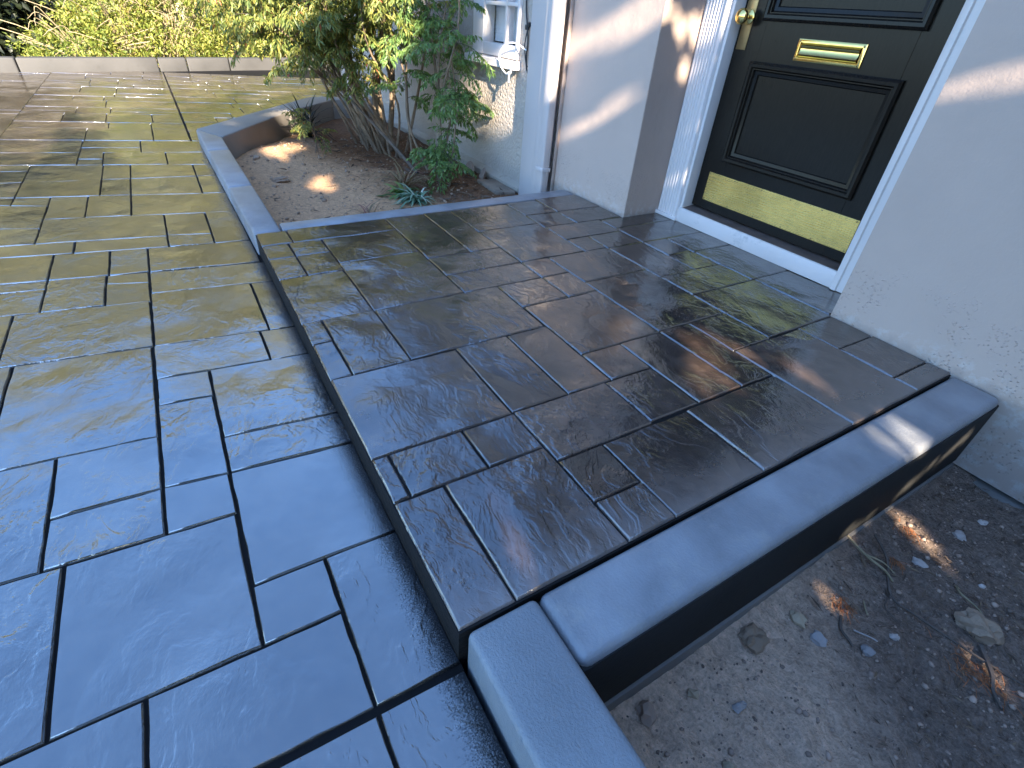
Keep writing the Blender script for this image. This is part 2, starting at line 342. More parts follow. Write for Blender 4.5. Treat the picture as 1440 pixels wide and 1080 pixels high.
def soil_mat(name, a, bcol, c3, split=None):
    m, t, b = new_mat(name); co = coords(t)
    n1 = noise_n(t, co, 3.0, 6, 0.6); n2 = noise_n(t, co, 38, 7, 0.7); n3 = noise_n(t, co, 130, 4, 0.6)
    tn = mth(t, 'ADD', mth(t, 'MULTIPLY', n2, 0.6), mth(t, 'MULTIPLY', n3, 0.4))
    c = ramp(t, tn, [(0.34, tuple(x * 0.45 for x in a)), (0.5, a), (0.66, tuple(x * 1.5 for x in a))])
    d = ramp(t, tn, [(0.34, tuple(x * 0.6 for x in bcol)), (0.5, bcol), (0.64, tuple(x * 1.35 for x in bcol))])
    if split:
        sx = N(t, 'ShaderNodeSeparateXYZ'); t.links.new(co, sx.inputs[0])
        s = mth(t, 'ADD', mth(t, 'ADD', mth(t, 'MULTIPLY', sx.outputs[0], split[0]), mth(t, 'MULTIPLY', sx.outputs[1], split[1])), mth(t, 'MULTIPLY', n1, split[2]))
        f = N(t, 'ShaderNodeMapRange', interpolation_type='SMOOTHSTEP', i_1=split[3], i_2=split[4]); t.links.new(s, f.inputs[0]); f = f.outputs[0]
    else: f = ramp(t, n1, [(0.40, g3(0)), (0.60, g3(1))])
    c = mixc(t, f, d, c)
    sp = ramp(t, noise_n(t, co, 60, 3, 0.6), [(0.66, g3(0)), (0.70, g3(1))]); c = mixc(t, mth(t, 'MULTIPLY', sp, 0.5), c, c3)
    t.links.new(c, b.inputs['Base Color']); b.inputs['Roughness'].default_value = 0.95; b.inputs['Specular IOR Level'].default_value = 0.15
    bump(t, b, mth(t, 'ADD', n2, mth(t, 'MULTIPLY', n3, 0.5)), 1.0, 0.018); return m
M_SOILR = soil_mat('turned_dark_soil', (0.215, 0.155, 0.118), (0.66, 0.46, 0.325), (0.44, 0.33, 0.25), (1.0, 0.95, 0.5, 1.02, 1.5))
M_SOILP = soil_mat('sandy_planter_soil', (0.18, 0.095, 0.052), (0.57, 0.345, 0.195), (0.56, 0.37, 0.23), (-0.15, 1.0, 0.9, 2.15, 2.7))
M_GROUND = soil_mat('garden_ground', (0.06, 0.05, 0.035), (0.10, 0.085, 0.05), (0.16, 0.13, 0.08))
def rock_mat(name, col, var=0.35):
    m, t, b = new_mat(name); co = coords(t); at = N(t, 'ShaderNodeAttribute', attribute_name='tone'); oi = N(t, 'ShaderNodeObjectInfo')
    f = mth(t, 'FRACT', mth(t, 'ADD', at.outputs['Fac'], oi.outputs['Random']))
    c = ramp(t, f, [(0.0, tuple(x * (1 - var) for x in col)), (1.0, tuple(min(1, x * (1 + var)) for x in col))])
    n = noise_n(t, co, 90, 5, 0.6); c = mixc(t, mth(t, 'MULTIPLY', n, 0.35), c, tuple(x * 0.6 for x in col)); t.links.new(c, b.inputs['Base Color'])
    b.inputs['Roughness'].default_value = 0.9; bump(t, b, n, 0.6, 0.004); return m
M_CLOD = rock_mat('soil_clod', (0.30, 0.21, 0.155), 0.7)
M_CLODT = rock_mat('tan_clod', (0.36, 0.25, 0.165), 0.3)
M_ROCKW = rock_mat('white_stone', (0.48, 0.41, 0.36), 0.15)
M_ROCKG = rock_mat('grey_stone', (0.30, 0.27, 0.25), 0.25)
M_ROCKT = rock_mat('tan_stone', (0.42, 0.32, 0.21), 0.2)

# ------------------------------------------------------------------ the setting: ground, driveway, porch
DZ = -0.102                                                   # driveway surface; the porch surface is z = 0
def sheet(name, x0, x1, y0, y1, z, mat, kind='structure'):
    o = MB().add([(x0, y0, z), (x1, y0, z), (x1, y1, z), (x0, y1, z)], [(0, 1, 2, 3)]).build(name, mat); o['kind'] = kind; return o
ground = sheet('ground', -90, 90, -90, 90, -0.50, M_GROUND)

def make_stone(c, ztop, mat, parent, gap=0.0034, drop=0.0105, cell=0.05, amp=0.0022, tilt=0.0015, name='paving_stone', rim=0.0034):
    """one stamped stone: quad corners c (ccw), its own uneven face, rounded arrises and a recessed joint all round"""
    c = [Vector((p[0], p[1], 0)) for p in c]; cx = sum(c, Vector()) / 4
    L = max((c[1] - c[0]).length, (c[2] - c[3]).length); Wd = max((c[3] - c[0]).length, (c[2] - c[1]).length)
    def params(len_):
        e0 = gap / 2 / len_; e1 = (gap / 2 + 0.0013) / len_; e2 = (gap / 2 + rim) / len_
        n = max(2, min(9, int(round(len_ / cell))))
        inner = [e2 + (1 - 2 * e2) * i / n for i in range(n + 1)]
        return [e0, e1] + inner + [1 - e1, 1 - e0]
    us, vs_ = params(L), params(Wd); nu, nv = len(us), len(vs_)
    seed = random.random() * 50; dz = random.uniform(-tilt, tilt)
    V, F = [], []
    for j, v in enumerate(vs_):
        for i, u in enumerate(us):
            p = (c[0] * (1 - u) + c[1] * u) * (1 - v) + (c[3] * (1 - u) + c[2] * u) * v
            ring = min(i, j, nu - 1 - i, nv - 1 - j)
            q = Vector((p.x * 5 + seed, p.y * 7, seed)); z = ztop + dz + noise.noise(q) * amp + noise.noise(q * 3.1) * amp * 0.5
            if ring == 0: z = ztop - drop
            elif ring == 1: z -= 0.0030
            if ring <= 2:
                q = Vector((p.x * 24, p.y * 24, seed)); w = (0.0012, 0.0020, 0.0026)[ring]
                p = p + Vector((noise.noise(q) * w, noise.noise(q + Vector((9, 3, 1))) * w, 0))
            V.append((p.x, p.y, z))
    dupl = {}
    def rimv(k, i, j):                                       # the arris is its own strip, so the face stays flat up to the edge
        if min(i, j, nu - 1 - i, nv - 1 - j) < 2: return k
        if k not in dupl: dupl[k] = len(V); V.append(V[k])
        return dupl[k]
    for j in range(nv - 1):
        for i in range(nu - 1):
            q4 = [(i, j), (i + 1, j), (i + 1, j + 1), (i, j + 1)]
            if 2 <= i < nu - 3 and 2 <= j < nv - 3: F.append([b * nu + a for a, b in q4])
            else: F.append([rimv(b * nu + a, a, b) for a, b in q4])
    return np_mesh(name, V, F, mat, parent, smooth=True)

# --- porch
PE, PX0, PX1 = 0.222, -2.66, -0.437
WY = 2.175
porch = MB().prism([(-2.63, PE), (PX1, PE), (PX1, WY), (-0.91, WY + 0.005), (-0.91, 2.47), (-2.224, 2.47), (-2.224, WY), (-2.70, WY)], -0.40, -0.0075, 0.0).build('porch', M_SIDE)
tag(porch, 'raised entrance porch floor of dark stamped stone in front of the black door', kind='structure')
P = [(-2.63, -2.463, .222, .36), (-2.463, -2.297, .222, .336), (-2.297, -2.08, .222, .336), (-2.463, -2.297, .336, .486), (-2.297, -2.08, .336, .486),
     (-2.08, -1.69, .222, .482), (-1.69, -1.538, .222, .292), (-1.538, -1.318, .222, .292), (-1.69, -1.318, .292, .482), (-1.318, -.94, .222, .64),
     (-.94, -.782, .222, .267), (-.94, -.782, .267, .475), (-.782, -.44, .222, .35), (-.782, -.44, .35, .644), (-.94, -.782, .475, .644),
     (-2.64, -2.463, .36, .86), (-2.463, -2.161, .486, .86), (-2.161, -1.69, .482, .86), (-1.69, -1.325, .482, 1.012), (-1.325, -.945, .64, .843),
     (-1.325, -.945, .843, 1.016), (-.945, -.722, .644, .985), (-.722, -.566, .644, .793), (-.566, -.44, .644, .793), (-.945, -.73, .985, 1.188),
     (-.722, -.44, .793, 1.121), (-1.109, -.945, 1.016, 1.188), (-2.645, -2.063, .86, 1.082), (-2.65, -2.063, 1.082, 1.243), (-2.063, -1.868, .86, 1.239),
     (-1.868, -1.69, .86, 1.239), (-1.69, -1.488, 1.012, 1.239), (-1.488, -1.109, 1.016, 1.391), (-1.69, -1.488, 1.239, 1.391), (-1.868, -1.69, 1.239, 1.391),
     (-1.109, -.73, 1.188, 1.391), (-.725, -.44, 1.121, 1.546), (-2.655, -2.297, 1.243, 1.62), (-2.297, -1.87, 1.243, 1.62), (-1.87, -1.578, 1.391, 1.76),
     (-1.578, -1.116, 1.391, 1.76), (-1.116, -.728, 1.391, 1.546), (-1.116, -.892, 1.546, 1.76), (-.892, -.44, 1.546, 1.938), (-.90, -.725, 1.938, 2.174),
     (-.725, -.522, 1.938, 2.174), (-.522, -.44, 1.938, 2.174), (-2.67, -2.436, 1.62, 1.843), (-2.69, -2.436, 1.843, 2.17), (-2.436, -2.236, 1.62, 1.843),
     (-2.436, -2.236, 1.843, 2.17), (-2.236, -2.036, 1.62, 1.998), (-2.036, -1.87, 1.62, 1.76), (-2.036, -1.86, 1.76, 1.998), (-2.222, -2.08, 1.998, 2.455),
     (-2.08, -1.858, 1.998, 2.455), (-1.858, -1.668, 1.998, 2.16), (-1.668, -1.487, 1.985, 2.16), (-1.858, -1.652, 2.16, 2.455), (-1.652, -1.293, 2.165, 2.455),
     (-1.293, -.912, 2.18, 2.455), (-1.487, -1.29, 1.76, 2.165), (-1.29, -.90, 1.76, 2.18), (-1.86, -1.487, 1.76, 1.99)]
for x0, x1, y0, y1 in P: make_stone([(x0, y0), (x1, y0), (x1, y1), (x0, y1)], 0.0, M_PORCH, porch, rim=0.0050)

# --- driveway: bed + stones; cross joints are lines that lean a little
drive = MB().prism([(-10.0, -6.0), (3.0, -6.0), (3.0, 0.224), (-0.43, 0.224), (-2.55, 0.222), (-5.16, 0.19), (-6.75, 1.40), (-6.80, 5.0), (-10.9, 5.0), (-10.42, 1.2), (-9.98, -0.1)], -0.45, DZ - 0.0075).build('driveway', M_JOINT)
tag(drive, 'wide driveway of glossy stamped stone running past the porch', kind='structure')
YS = {}
def xl(p0, p1):                                              # joint x as a function of y
    return lambda y, p0=p0, p1=p1: p0[0] + (p1[0] - p0[0]) * (y - p0[1]) / (p1[1] - p0[1])
D0 = xl((-2.66, -.75), (-2.543, .17)); D1 = xl((-.644, -.5), (-.422, .229)); D1 = xl((-.433, -.129), (-.422, .229))
C0, C1, C2, C3, C4, C5 = D0, xl((-2.368, -.225), (-2.319, .128)), xl((-1.923, -.296), (-1.875, .164)), xl((-1.70, -.238), (-1.658, .177)), xl((-1.316, -.082), (-1.288, .2)), xl((-1.163, -.086), (-1.137, .204))
C6 = xl((-.79, -.094), (-.784, .216)); CD = D1
E1, E1b = xl((-1.55, -.24), (-1.535, -.096)), xl((-1.179, -.247), (-1.161, -.101))
W1, W2, W3, W4, W5, W6, W7 = xl((-2.52, -.38), (-2.483, -.243)), xl((-2.354, -.709), (-2.292, -.248)), xl((-1.965, -.66), (-1.918, -.245)), xl((-1.423, -.592), (-1.398, -.248)), xl((-1.186, -.47), (-1.178, -.247)), xl((-1.034, -.543), (-1.012, -.106)), xl((-.647, -.494), (-.644, -.104))
W1c = xl((-2.57, -.736), (-2.553, -.597))
KE = 0.226
C0a, C0b = (lambda y: D0(y) - .004), (lambda y: D0(y) + .004)
CDa, CDb = (lambda y: D1(y) - .005), (lambda y: D1(y) + .005)
def st(xa, xb, y0, y1, **k):
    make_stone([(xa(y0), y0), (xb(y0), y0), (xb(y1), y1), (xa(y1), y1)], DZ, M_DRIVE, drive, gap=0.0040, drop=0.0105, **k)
YW = -1.12
for a in [(C0b, C1, -.238, KE), (C1, C2, -.24, .132), (C1, C2, .132, KE), (C2, C3, -.243, .098), (C2, C3, .098, KE), (C3, E1, -.243, -.092), (E1, E1b, -.245, -.094),
          (C3, C4, -.092, KE), (C4, C5, -.094, KE), (C5, C6, -.096, KE), (C6, W7, -.10, .0545), (W7, CDa, -.296, .0545), (C6, CDa, .0545, KE),
          (C0b, W1, -.392, -.239), (W1, W2, -.392, -.239), (C0b, W2, -.594, -.392), (C0b, W1c, YW, -.594), (W1c, W2, YW, -.594), (W2, W3, -.671, -.241), (W2, W3, YW, -.671),
          (W3, W4, -.629, -.246), (W3, W4, YW, -.629), (W4, W5, -.477, -.246), (E1b, W6, -.246, -.096), (W5, W6, -.477, -.246), (W4, W6, YW, -.477), (W6, W7, -.437, -.10), (W6, W7, YW, -.437),
          (W7, CDa, YW, -.296)]: st(*a)
# note: the strip between E1b and the y=-.096 joint is closed by the stone (E1b, W6)
L1, L1a = xl((-2.967, -.787), (-2.873, -.14)), xl((-2.873, -.14), (-2.841, .172))
L2, L2b, L3, L4 = xl((-3.123, -.806), (-3.029, -.147)), xl((-3.037, -.147), (-2.996, .042)), xl((-3.473, -.672), (-3.33, .154)), xl((-3.907, -.834), (-3.714, .159))
L2c, L3c = xl((-3.374, -.838), (-3.331, -.693)), xl((-3.78, -.889), (-3.702, -.681))
L5, L6, L7, L8 = xl((-4.229, -.831), (-4.129, .155)), xl((-4.679, -.944), (-4.49, -.08)), xl((-4.964, -.587), (-4.868, -.09)), xl((-5.495, -1.106), (-5.30, -.20))
L6m, L7m, L5m = xl((-4.767, -.591), (-4.736, -.461)), xl((-5.127, -.573), (-5.079, -.337)), xl((-4.522, -.983), (-4.5, -.86))
KF = 0.205
for a in [(L1, C0a, YW, -.595), (L1, C0a, -.595, -.384), (L1, C0a, -.384, -.236), (L1a, C0a, -.236, 0.212), (L2, L1, YW, -.525), (L2, L1, -.525, -.147), (L2b, L1a, -.147, .05), (L3, L1a, .05, 0.210),
          (L3, L2, -.68, -.147), (L3, L2b, -.147, .05), (L2c, L2, YW, -.68), (L3c, L2c, YW, -.68), (L4, L3, -.68, -.504), (L4, L3, -.504, -.297), (L4, L3, -.297, KF),
          (L4, L3c, -.845, -.68), (L4, L3c, YW, -.845), (L5, L4, YW, -.845), (L5, L4, -.845, -.45), (L5, L4, -.45, -.297), (L5, L4, -.297, .076), (L5, L4, .076, .2),
          (L5m, L5, YW, -.845), (L6, L5m, YW, -.845), (L6, L5, -.845, -.45), (L6, L5, -.45, -.295), (L6, L5, -.295, .076), (L6, L5, .076, .195),
          (L7, L6, YW, -.6), (L6m, L6, -.6, -.455), (L7, L6m, -.6, -.455), (L7, L6, -.455, -.072), (L7, L6, -.072, .19),
          (L7m, L7, -.60, -.225), (L8, L7m, -.60, -.225), (L8, L7, YW, -.60), (L8, L7, -.225, .19)]: st(*a)
# near end beside the low kerb (partly out of frame)
n0 = lambda x: (lambda y: x)
for a in [(CDb, n0(-.12), .0545, KE), (CDb, n0(-.20), -.30, .0545), (CDb, n0(-.05), -.70, -.30), (n0(-.12), n0(.40), .0545, KE), (n0(-.20), n0(.22), -.30, .0545), (n0(-.05), n0(.5), -.70, -.30), (CDb, n0(.1), YW, -.70)]: st(*a)
# far and outer fields: same ashlar, set out row by row
def field(xa, xb, y0, y1, skew, rmin, rmax, smin, smax):
    x = xb
    while x > xa + 0.05:
        w = min(random.uniform(rmin, rmax), x - xa)
        if x - xa - w < rmin * 0.6: w = x - xa
        y = y0 + random.uniform(-.0, 0)
        while y < y1 - 0.02:
            l = random.uniform(smin, smax)
            if y1 - (y + l) < smin * 0.7: l = y1 - y
            f0 = lambda yy, X=x - w: X + skew * yy
            f1 = lambda yy, X=x: X + skew * yy
            if l > 0.34 and w > 0.30 and random.random() < 0.35:
                fm = lambda yy, X=x - w * random.choice((0.38, 0.5, 0.62)): X + skew * yy
                xm = x - w * random.choice((0.38, 0.5, 0.62)); fm = lambda yy, X=xm: X + skew * yy
                st(f0, fm, y, y + l, cell=0.12); st(fm, f1, y, y + l, cell=0.12)
            else: st(f0, f1, y, y + l, cell=0.12)
            y += l
        x -= w
field(-9.86, -5.262, -1.12, 0.125, 0.215, .20, .50, .26, .70)
field(-9.86, -5.36, -2.6, -1.12, 0.19, .40, .8, .5, .95)
x = -5.262
ko = lambda xx: .184 + (-5.16 - xx) * .79 + .025              # just under the outer edge of the planter's slanting kerb
while x > -9.75:                                              # rows beyond the planter end at that kerb
    w_ = random.uniform(.20, .42); free = x < -7.35; y = .135
    y_end = 2.6 if free else min(ko(x - .5 * w_ + .10), 1.45)
    while y < y_end - .02:
        l = random.uniform(.26, .6)
        if y_end - (y + l) < .2: l = y_end - y
        q4 = [(x - w_ + .215 * y, y), (x + .215 * y, y), (x + .215 * (y + l), y + l), (x - w_ + .215 * (y + l), y + l)]
        if not free and y + l > y_end - .01:
            q4[2] = (q4[2][0], min(ko(q4[2][0]), 1.5)); q4[3] = (q4[3][0], min(ko(q4[3][0]), 1.5))
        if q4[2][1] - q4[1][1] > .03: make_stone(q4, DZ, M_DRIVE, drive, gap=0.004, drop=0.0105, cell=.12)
        y += l
    x -= w_
field(-5.36, 0.10, -2.6, -1.12, 0.15, .45, .9, .5, .9)

# ------------------------------------------------------------------ kerbs and edgings
kb = thing('porch_edging', (-0.36, 1.28, -0.35), 'grey painted concrete edging beam along the right side of the porch floor', 'edging')
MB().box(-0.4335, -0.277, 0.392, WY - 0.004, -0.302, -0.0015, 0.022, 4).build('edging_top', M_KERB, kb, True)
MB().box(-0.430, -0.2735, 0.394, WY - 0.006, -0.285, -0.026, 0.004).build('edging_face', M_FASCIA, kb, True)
MB().box(-0.430, -0.2685, 0.396, WY - 0.008, -0.50, -0.297, 0.005).build('footing', M_FOOT, kb, True)
kc = thing('kerb', (0.5, 0.31, -0.10), 'rough grey kerb running towards the viewer from the front corner of the porch', 'kerb')
MB().prism([(-0.432, 0.2345), (2.5, 0.2345), (2.5, 0.388), (-0.432, 0.388)], -0.48, -0.002, 0.014, 3).build('kerb_body', M_KERBROUGH, kc, True)
pk = thing('planter_kerb', (-4.0, 0.26, -0.10), 'grey concrete kerb walling in the planter bed beside the driveway', 'kerb')
def kline(x): return 0.181 + (x + 5.16) * (0.217 - 0.181) / 2.55, 0.331 + (x + 4.83) * (0.343 - 0.331) / 2.2
xs = [-2.632, -3.440, -4.390, -5.04]
for i in range(3):
    a, b_ = xs[i + 1] + 0.002, xs[i] - 0.002
    if i == 2: poly = [(-5.16, 0.181), (b_ - 0.0, kline(b_)[0]), (b_ - 0.02, kline(b_)[1]), (-4.83, 0.334)]
    else: poly = [(a, kline(a)[0]), (b_, kline(b_)[0]), (b_ - (0.0 if i == 0 else 0.02), kline(b_)[1]), (a - 0.02, kline(a)[1])]
    MB().prism(poly, -0.42, 0.0, 0.014, 3).build('kerb_block', M_KERB, pk, True)
for poly in ([(-5.164, 0.184), (-4.835, 0.338), (-5.90, 1.045), (-6.05, 0.86)], [(-6.054, 0.863), (-5.904, 1.048), (-6.62, 1.66), (-6.80, 1.44)], [(-6.804, 1.444), (-6.624, 1.664), (-6.66, 2.19), (-6.84, 2.19)]):
    MB().prism(poly, -0.42, 0.0, 0.012, 3).build('kerb_block', M_KERBMID, pk, True)
bd = thing('planter_border', (-2.74, 1.25, 0), 'grey painted concrete strip between the planter soil and the porch stones', 'edging')
MB().prism([(-2.634, 0.346), (-2.648, 0.86), (-2.70, 2.16), (-2.815, 2.16), (-2.742, 0.349)], -0.42, 0.0008, 0.010, 2).build('border_body', M_KERB, bd, True)
fk = thing('far_kerb', (-10.0, 0, -0.10), 'pale concrete kerb across the far end of the driveway in front of the hedge', 'kerb')
fl = [(-8.9, -4.4), (-9.28, -2.6), (-9.52, -1.42), (-9.96, 0.10), (-10.07, 0.47), (-10.26, 1.06), (-10.55, 2.1), (-10.85, 3.4), (-11.2, 5.0)]
for i in range(len(fl) - 1):
    (xa, ya), (xb, yb) = fl[i], fl[i + 1]
    d = Vector((xb - xa, yb - ya, 0)).normalized() * 0.006
    MB().prism([(xa + d.x, ya + d.y), (xa - 0.16 + d.x, ya + d.y), (xb - 0.16 - d.x, yb - d.y), (xb - d.x, yb - d.y)], -0.45, 0.058, 0.018, 3).build('kerb_block', M_KERBOLD, fk, True)

# ------------------------------------------------------------------ the house
house = thing('house', (-2.0, 2.3, -0.4), 'pale grey rendered house with white trim and a black front door', 'house')
XR = 4.5; ZT = 2.62
w = MB()
w.box(-0.905, XR, WY, 2.60, -0.302, ZT).box(-2.99, -2.224, WY, 2.60, -0.45, ZT)
w.box(-2.224, -0.905, 2.20, 2.60, 2.22, ZT)                  # over the door recess
w.build('front_wall', M_WALL, house)
MB().box(-2.2255, -2.2222, WY + 0.004, 2.452, -0.02, 2.219).build('recess_return', M_WALLRET, house)
MB().box(-0.90, XR, WY - 0.012, WY + 0.2, -0.45, -0.322, 0.006).build('plinth', M_FOOT, house, True)
SY = 2.192
sw = MB()
wx0, wx1, wz0, wz1 = -4.20, -3.535, 0.665, 1.75
sw.box(-8.3, wx0, SY, 2.60, -0.45, ZT).box(wx1, -2.99, SY, 2.60, -0.45, ZT).box(wx0, wx1, SY, 2.60, -0.45, wz0).box(wx0, wx1, SY, 2.60, wz1, ZT)
sw.build('stucco_wall', M_STUCCO, house)
MB().box(-8.3, XR, 2.602, 7.5, -0.45, ZT - 0.02).build('house_core', M_WALL, house)
MB().prism([(-8.5, 1.85), (XR + .2, 1.85), (XR + .2, 7.8), (-8.5, 7.8)], ZT + 0.002, ZT + 0.10).build('eave', M_TRIM, house)
rf = MB().add([(-8.6, 1.75, ZT + .104), (XR + .3, 1.75, ZT + .104), (XR + .3, 7.9, ZT + .104), (-8.6, 7.9, ZT + .104), (-8.6, 4.8, ZT + 1.7), (XR + .3, 4.8, ZT + 1.7)],
         [(0, 1, 5, 4), (2, 3, 4, 5), (0, 4, 3), (1, 2, 5), (0, 3, 2, 1)]); rf.build('roof', M_ROOF, house)
# base ledge of the stucco wall
MB().add([(-6.6, SY + .01, -.105), (-3.352, SY + .01, -.105), (-6.6, SY - .052, -.140), (-3.352, SY - .052, -.140), (-6.6, SY - .052, -.160), (-3.352, SY - .052, -.160), (-6.6, SY + .01, -.160), (-3.352, SY + .01, -.160)],
         [(0, 1, 3, 2), (2, 3, 5, 4), (4, 5, 7, 6), (0, 2, 4, 6), (1, 7, 5, 3)]).build('base_ledge', M_LEDGE, house)
MB().box(-6.6, -3.352, SY - .032, SY + .01, -0.45, -.162).build('base_board', M_LEDGE, house)
# corner board, downpipe
MB().box(-3.349, -3.10, 2.145, 2.30, -0.45, ZT, 0.004).build('corner_board', M_TRIM, house, True)
dp = MB().box(-3.030, -2.955, 2.070, 2.130, -0.10, ZT, 0.012, 3).build('downpipe', M_TRIM, house, True)
MB().box(-3.099, -3.032, 2.085, 2.20, -0.45, ZT, 0.003).build('pipe_board', M_TRIM, house, True)
for z in (0.075, 1.35):
    MB().box(-3.036, -2.949, 2.064, 2.134, z, z + 0.030, 0.006).build('pipe_bracket', M_TRIM, dp, True)
MB().box(-2.9545, -2.945, 2.15, 2.1745, -0.05, ZT, 0.003).build('pipe_shade_strip', M_WALLRET, house, True)  # strip put in for the wall's shade beside the downpipe
# window
win = MB()
fy0, fy1 = SY - 0.022, SY + 0.075
win.box(wx0 + .002, wx0 + .165, fy0, fy1, wz0 + .002, wz1 - .002, 0.006).box(wx1 - .035, wx1 - .002, fy0, fy1, wz0 + .002, wz1 - .002, 0.006)
win.box(wx0 + .166, wx1 - .036, fy0 + .003, fy1, wz0 + .002, wz0 + .080, 0.006).box(wx0 + .166, wx1 - .036, fy0 + .003, fy1, wz1 - .08, wz1 - .002, 0.006)
wino = win.build('window', M_WHITE, house, True)
px0, px1, pz0, pz1 = wx0 + .167, wx1 - .037, wz0 + .081, wz1 - .081
xm = -3.735
MB().box(xm - .013, xm + .013, fy0 + .012, fy1 - .02, pz0, pz1, .004).build('mullion', M_WHITE, wino, True)
nr = 4; rh = (pz1 - pz0) / nr
for r in range(nr):
    if r: MB().box(px0, xm - .0135, fy0 + .012, fy1 - .02, pz0 + r * rh - .011, pz0 + r * rh + .011, .004).box(xm + .0135, px1, fy0 + .012, fy1 - .02, pz0 + r * rh - .011, pz0 + r * rh + .011, .004).build('glazing_bar', M_WHITE, wino, True)
    for (xa, xb) in ((px0, xm - .0135), (xm + .0135, px1)):
        lo = pz0 + r * rh + (.0115 if r else 0); hi = pz0 + (r + 1) * rh - (.0115 if r < nr - 1 else 0)
        MB().box(xa, xb, fy0 + .030, fy0 + .034, lo, hi).build('pane', M_GLASS, wino)
bl = MB()
for k in range(36):
    z = pz0 + 0.006 + k * 0.026
    bl.add([(px0 - .02, fy1 + .012, z), (px1 + .02, fy1 + .012, z), (px1 + .02, fy1 + .019, z + .030), (px0 - .02, fy1 + .019, z + .030)], [(0, 1, 2, 3)])
bl.build('blind', M_BLIND, wino)
MB().add([(px0 - .1, fy1 + .10, pz0 - .1), (px1 + .03, fy1 + .10, pz0 - .1), (px1 + .03, fy1 + .10, pz1 + .1), (px0 - .1, fy1 + .10, pz1 + .1)], [(0, 1, 2, 3)]).build('room_dark', M_DARK, wino)
MB().add([(-4.26, SY + .01, wz0), (-3.512, SY + .01, wz0), (-3.512, SY - .06, wz0 - .014), (-4.26, SY - .06, wz0 - .014), (-4.26, SY - .06, wz0 - .055), (-3.512, SY - .06, wz0 - .055), (-3.512, SY + .01, wz0 - .055), (-4.26, SY + .01, wz0 - .055)],
         [(0, 1, 2, 3), (3, 2, 5, 4), (4, 5, 6, 7), (1, 6, 5, 2), (0, 3, 4, 7)]).build('window_sill', M_WHITE, house)

# door case
DY = 2.511
CY = 2.446
cas = MB()
cx0, cx1 = -2.219, -2.085
prof = [(0, 0.012)]
nfl = 6; fw = (cx1 - cx0 - 0.018) / nfl; x = cx0 + 0.006
pts = [(cx0, CY + .03), (cx0, CY)]
for k in range(nfl):                                          # fluting: reeds with grooves between
    for q in range(7):
        tq = q / 6; pts.append((x + fw * tq, CY - 0.010 * math.sin(math.pi * tq) ** 0.7 if 0 < tq < 1 else CY))
    x += fw
pts += [(cx1 - .004, CY), (cx1, CY - .014), (cx1 + .018, CY - .014), (cx1 + .026, CY - .002), (cx1 + .026, CY + .03)]
V = [(px, py, 0.004) for px, py in pts] + [(px, py, 2.10) for px, py in pts]; n = len(pts)
cas.add(V, [(i, i + 1, n + i + 1, n + i) for i in range(n - 1)] + [tuple(range(n))])
caso = cas.build('fluted_casing', M_WHITE, house, True)
MB().box(cx0 - .003, cx1 + .03, CY - .018, CY + .03, 0.001, 0.022, 0.003).build('casing_foot', M_WHITE, house, True)
jm = MB().box(cx1 + .027, -2.040, CY + .001, 2.60, 0.0, 2.14, 0.003); jm.build('door_jamb', M_WHITE, house, True)
jm = MB().box(-1.042, -0.99, CY + .001, 2.60, 0.0, 2.14, 0.003); jm.build('door_jamb', M_WHITE, house, True)
rc = MB(); rp = [(-1.072, CY), (-1.072, CY - .012), (-1.062, CY - .018), (-1.045, CY - .018), (-1.040, CY - .010), (-1.005, CY - .010), (-0.998, CY - .022), (-0.958, CY - .022), (-0.950, CY - .008), (-0.925, CY - .008), (-0.920, CY - .018), (-0.907, CY - .018), (-0.907, CY + .005)]
n = len(rp); rc.add([(a, b_, 0.003) for a, b_ in rp] + [(a, b_, 2.10) for a, b_ in rp], [(i, i + 1, n + i + 1, n + i) for i in range(n - 1)] + [tuple(range(n))]); rc.build('moulded_casing', M_WHITE, house, True)
MB().box(-2.219, -0.907, CY - .012, 2.60, 2.102, 2.215, 0.004).build('head_casing', M_WHITE, house, True)
sl_ = MB().box(-2.060, -0.999, CY - .006, CY + .060, 0.0006, 0.082, 0.004); sl_.build('door_sill', M_SILLP, house, True)
th = MB().add([(-2.038, CY + .004, .0835), (-1.043, CY + .004, .0835), (-1.043, 2.59, .098), (-2.038, 2.59, .098), (-2.038, CY + .004, .07), (-1.043, CY + .004, .07)], [(0, 1, 2, 3), (4, 5, 1, 0)]); th.build('threshold', M_THRESH, house)

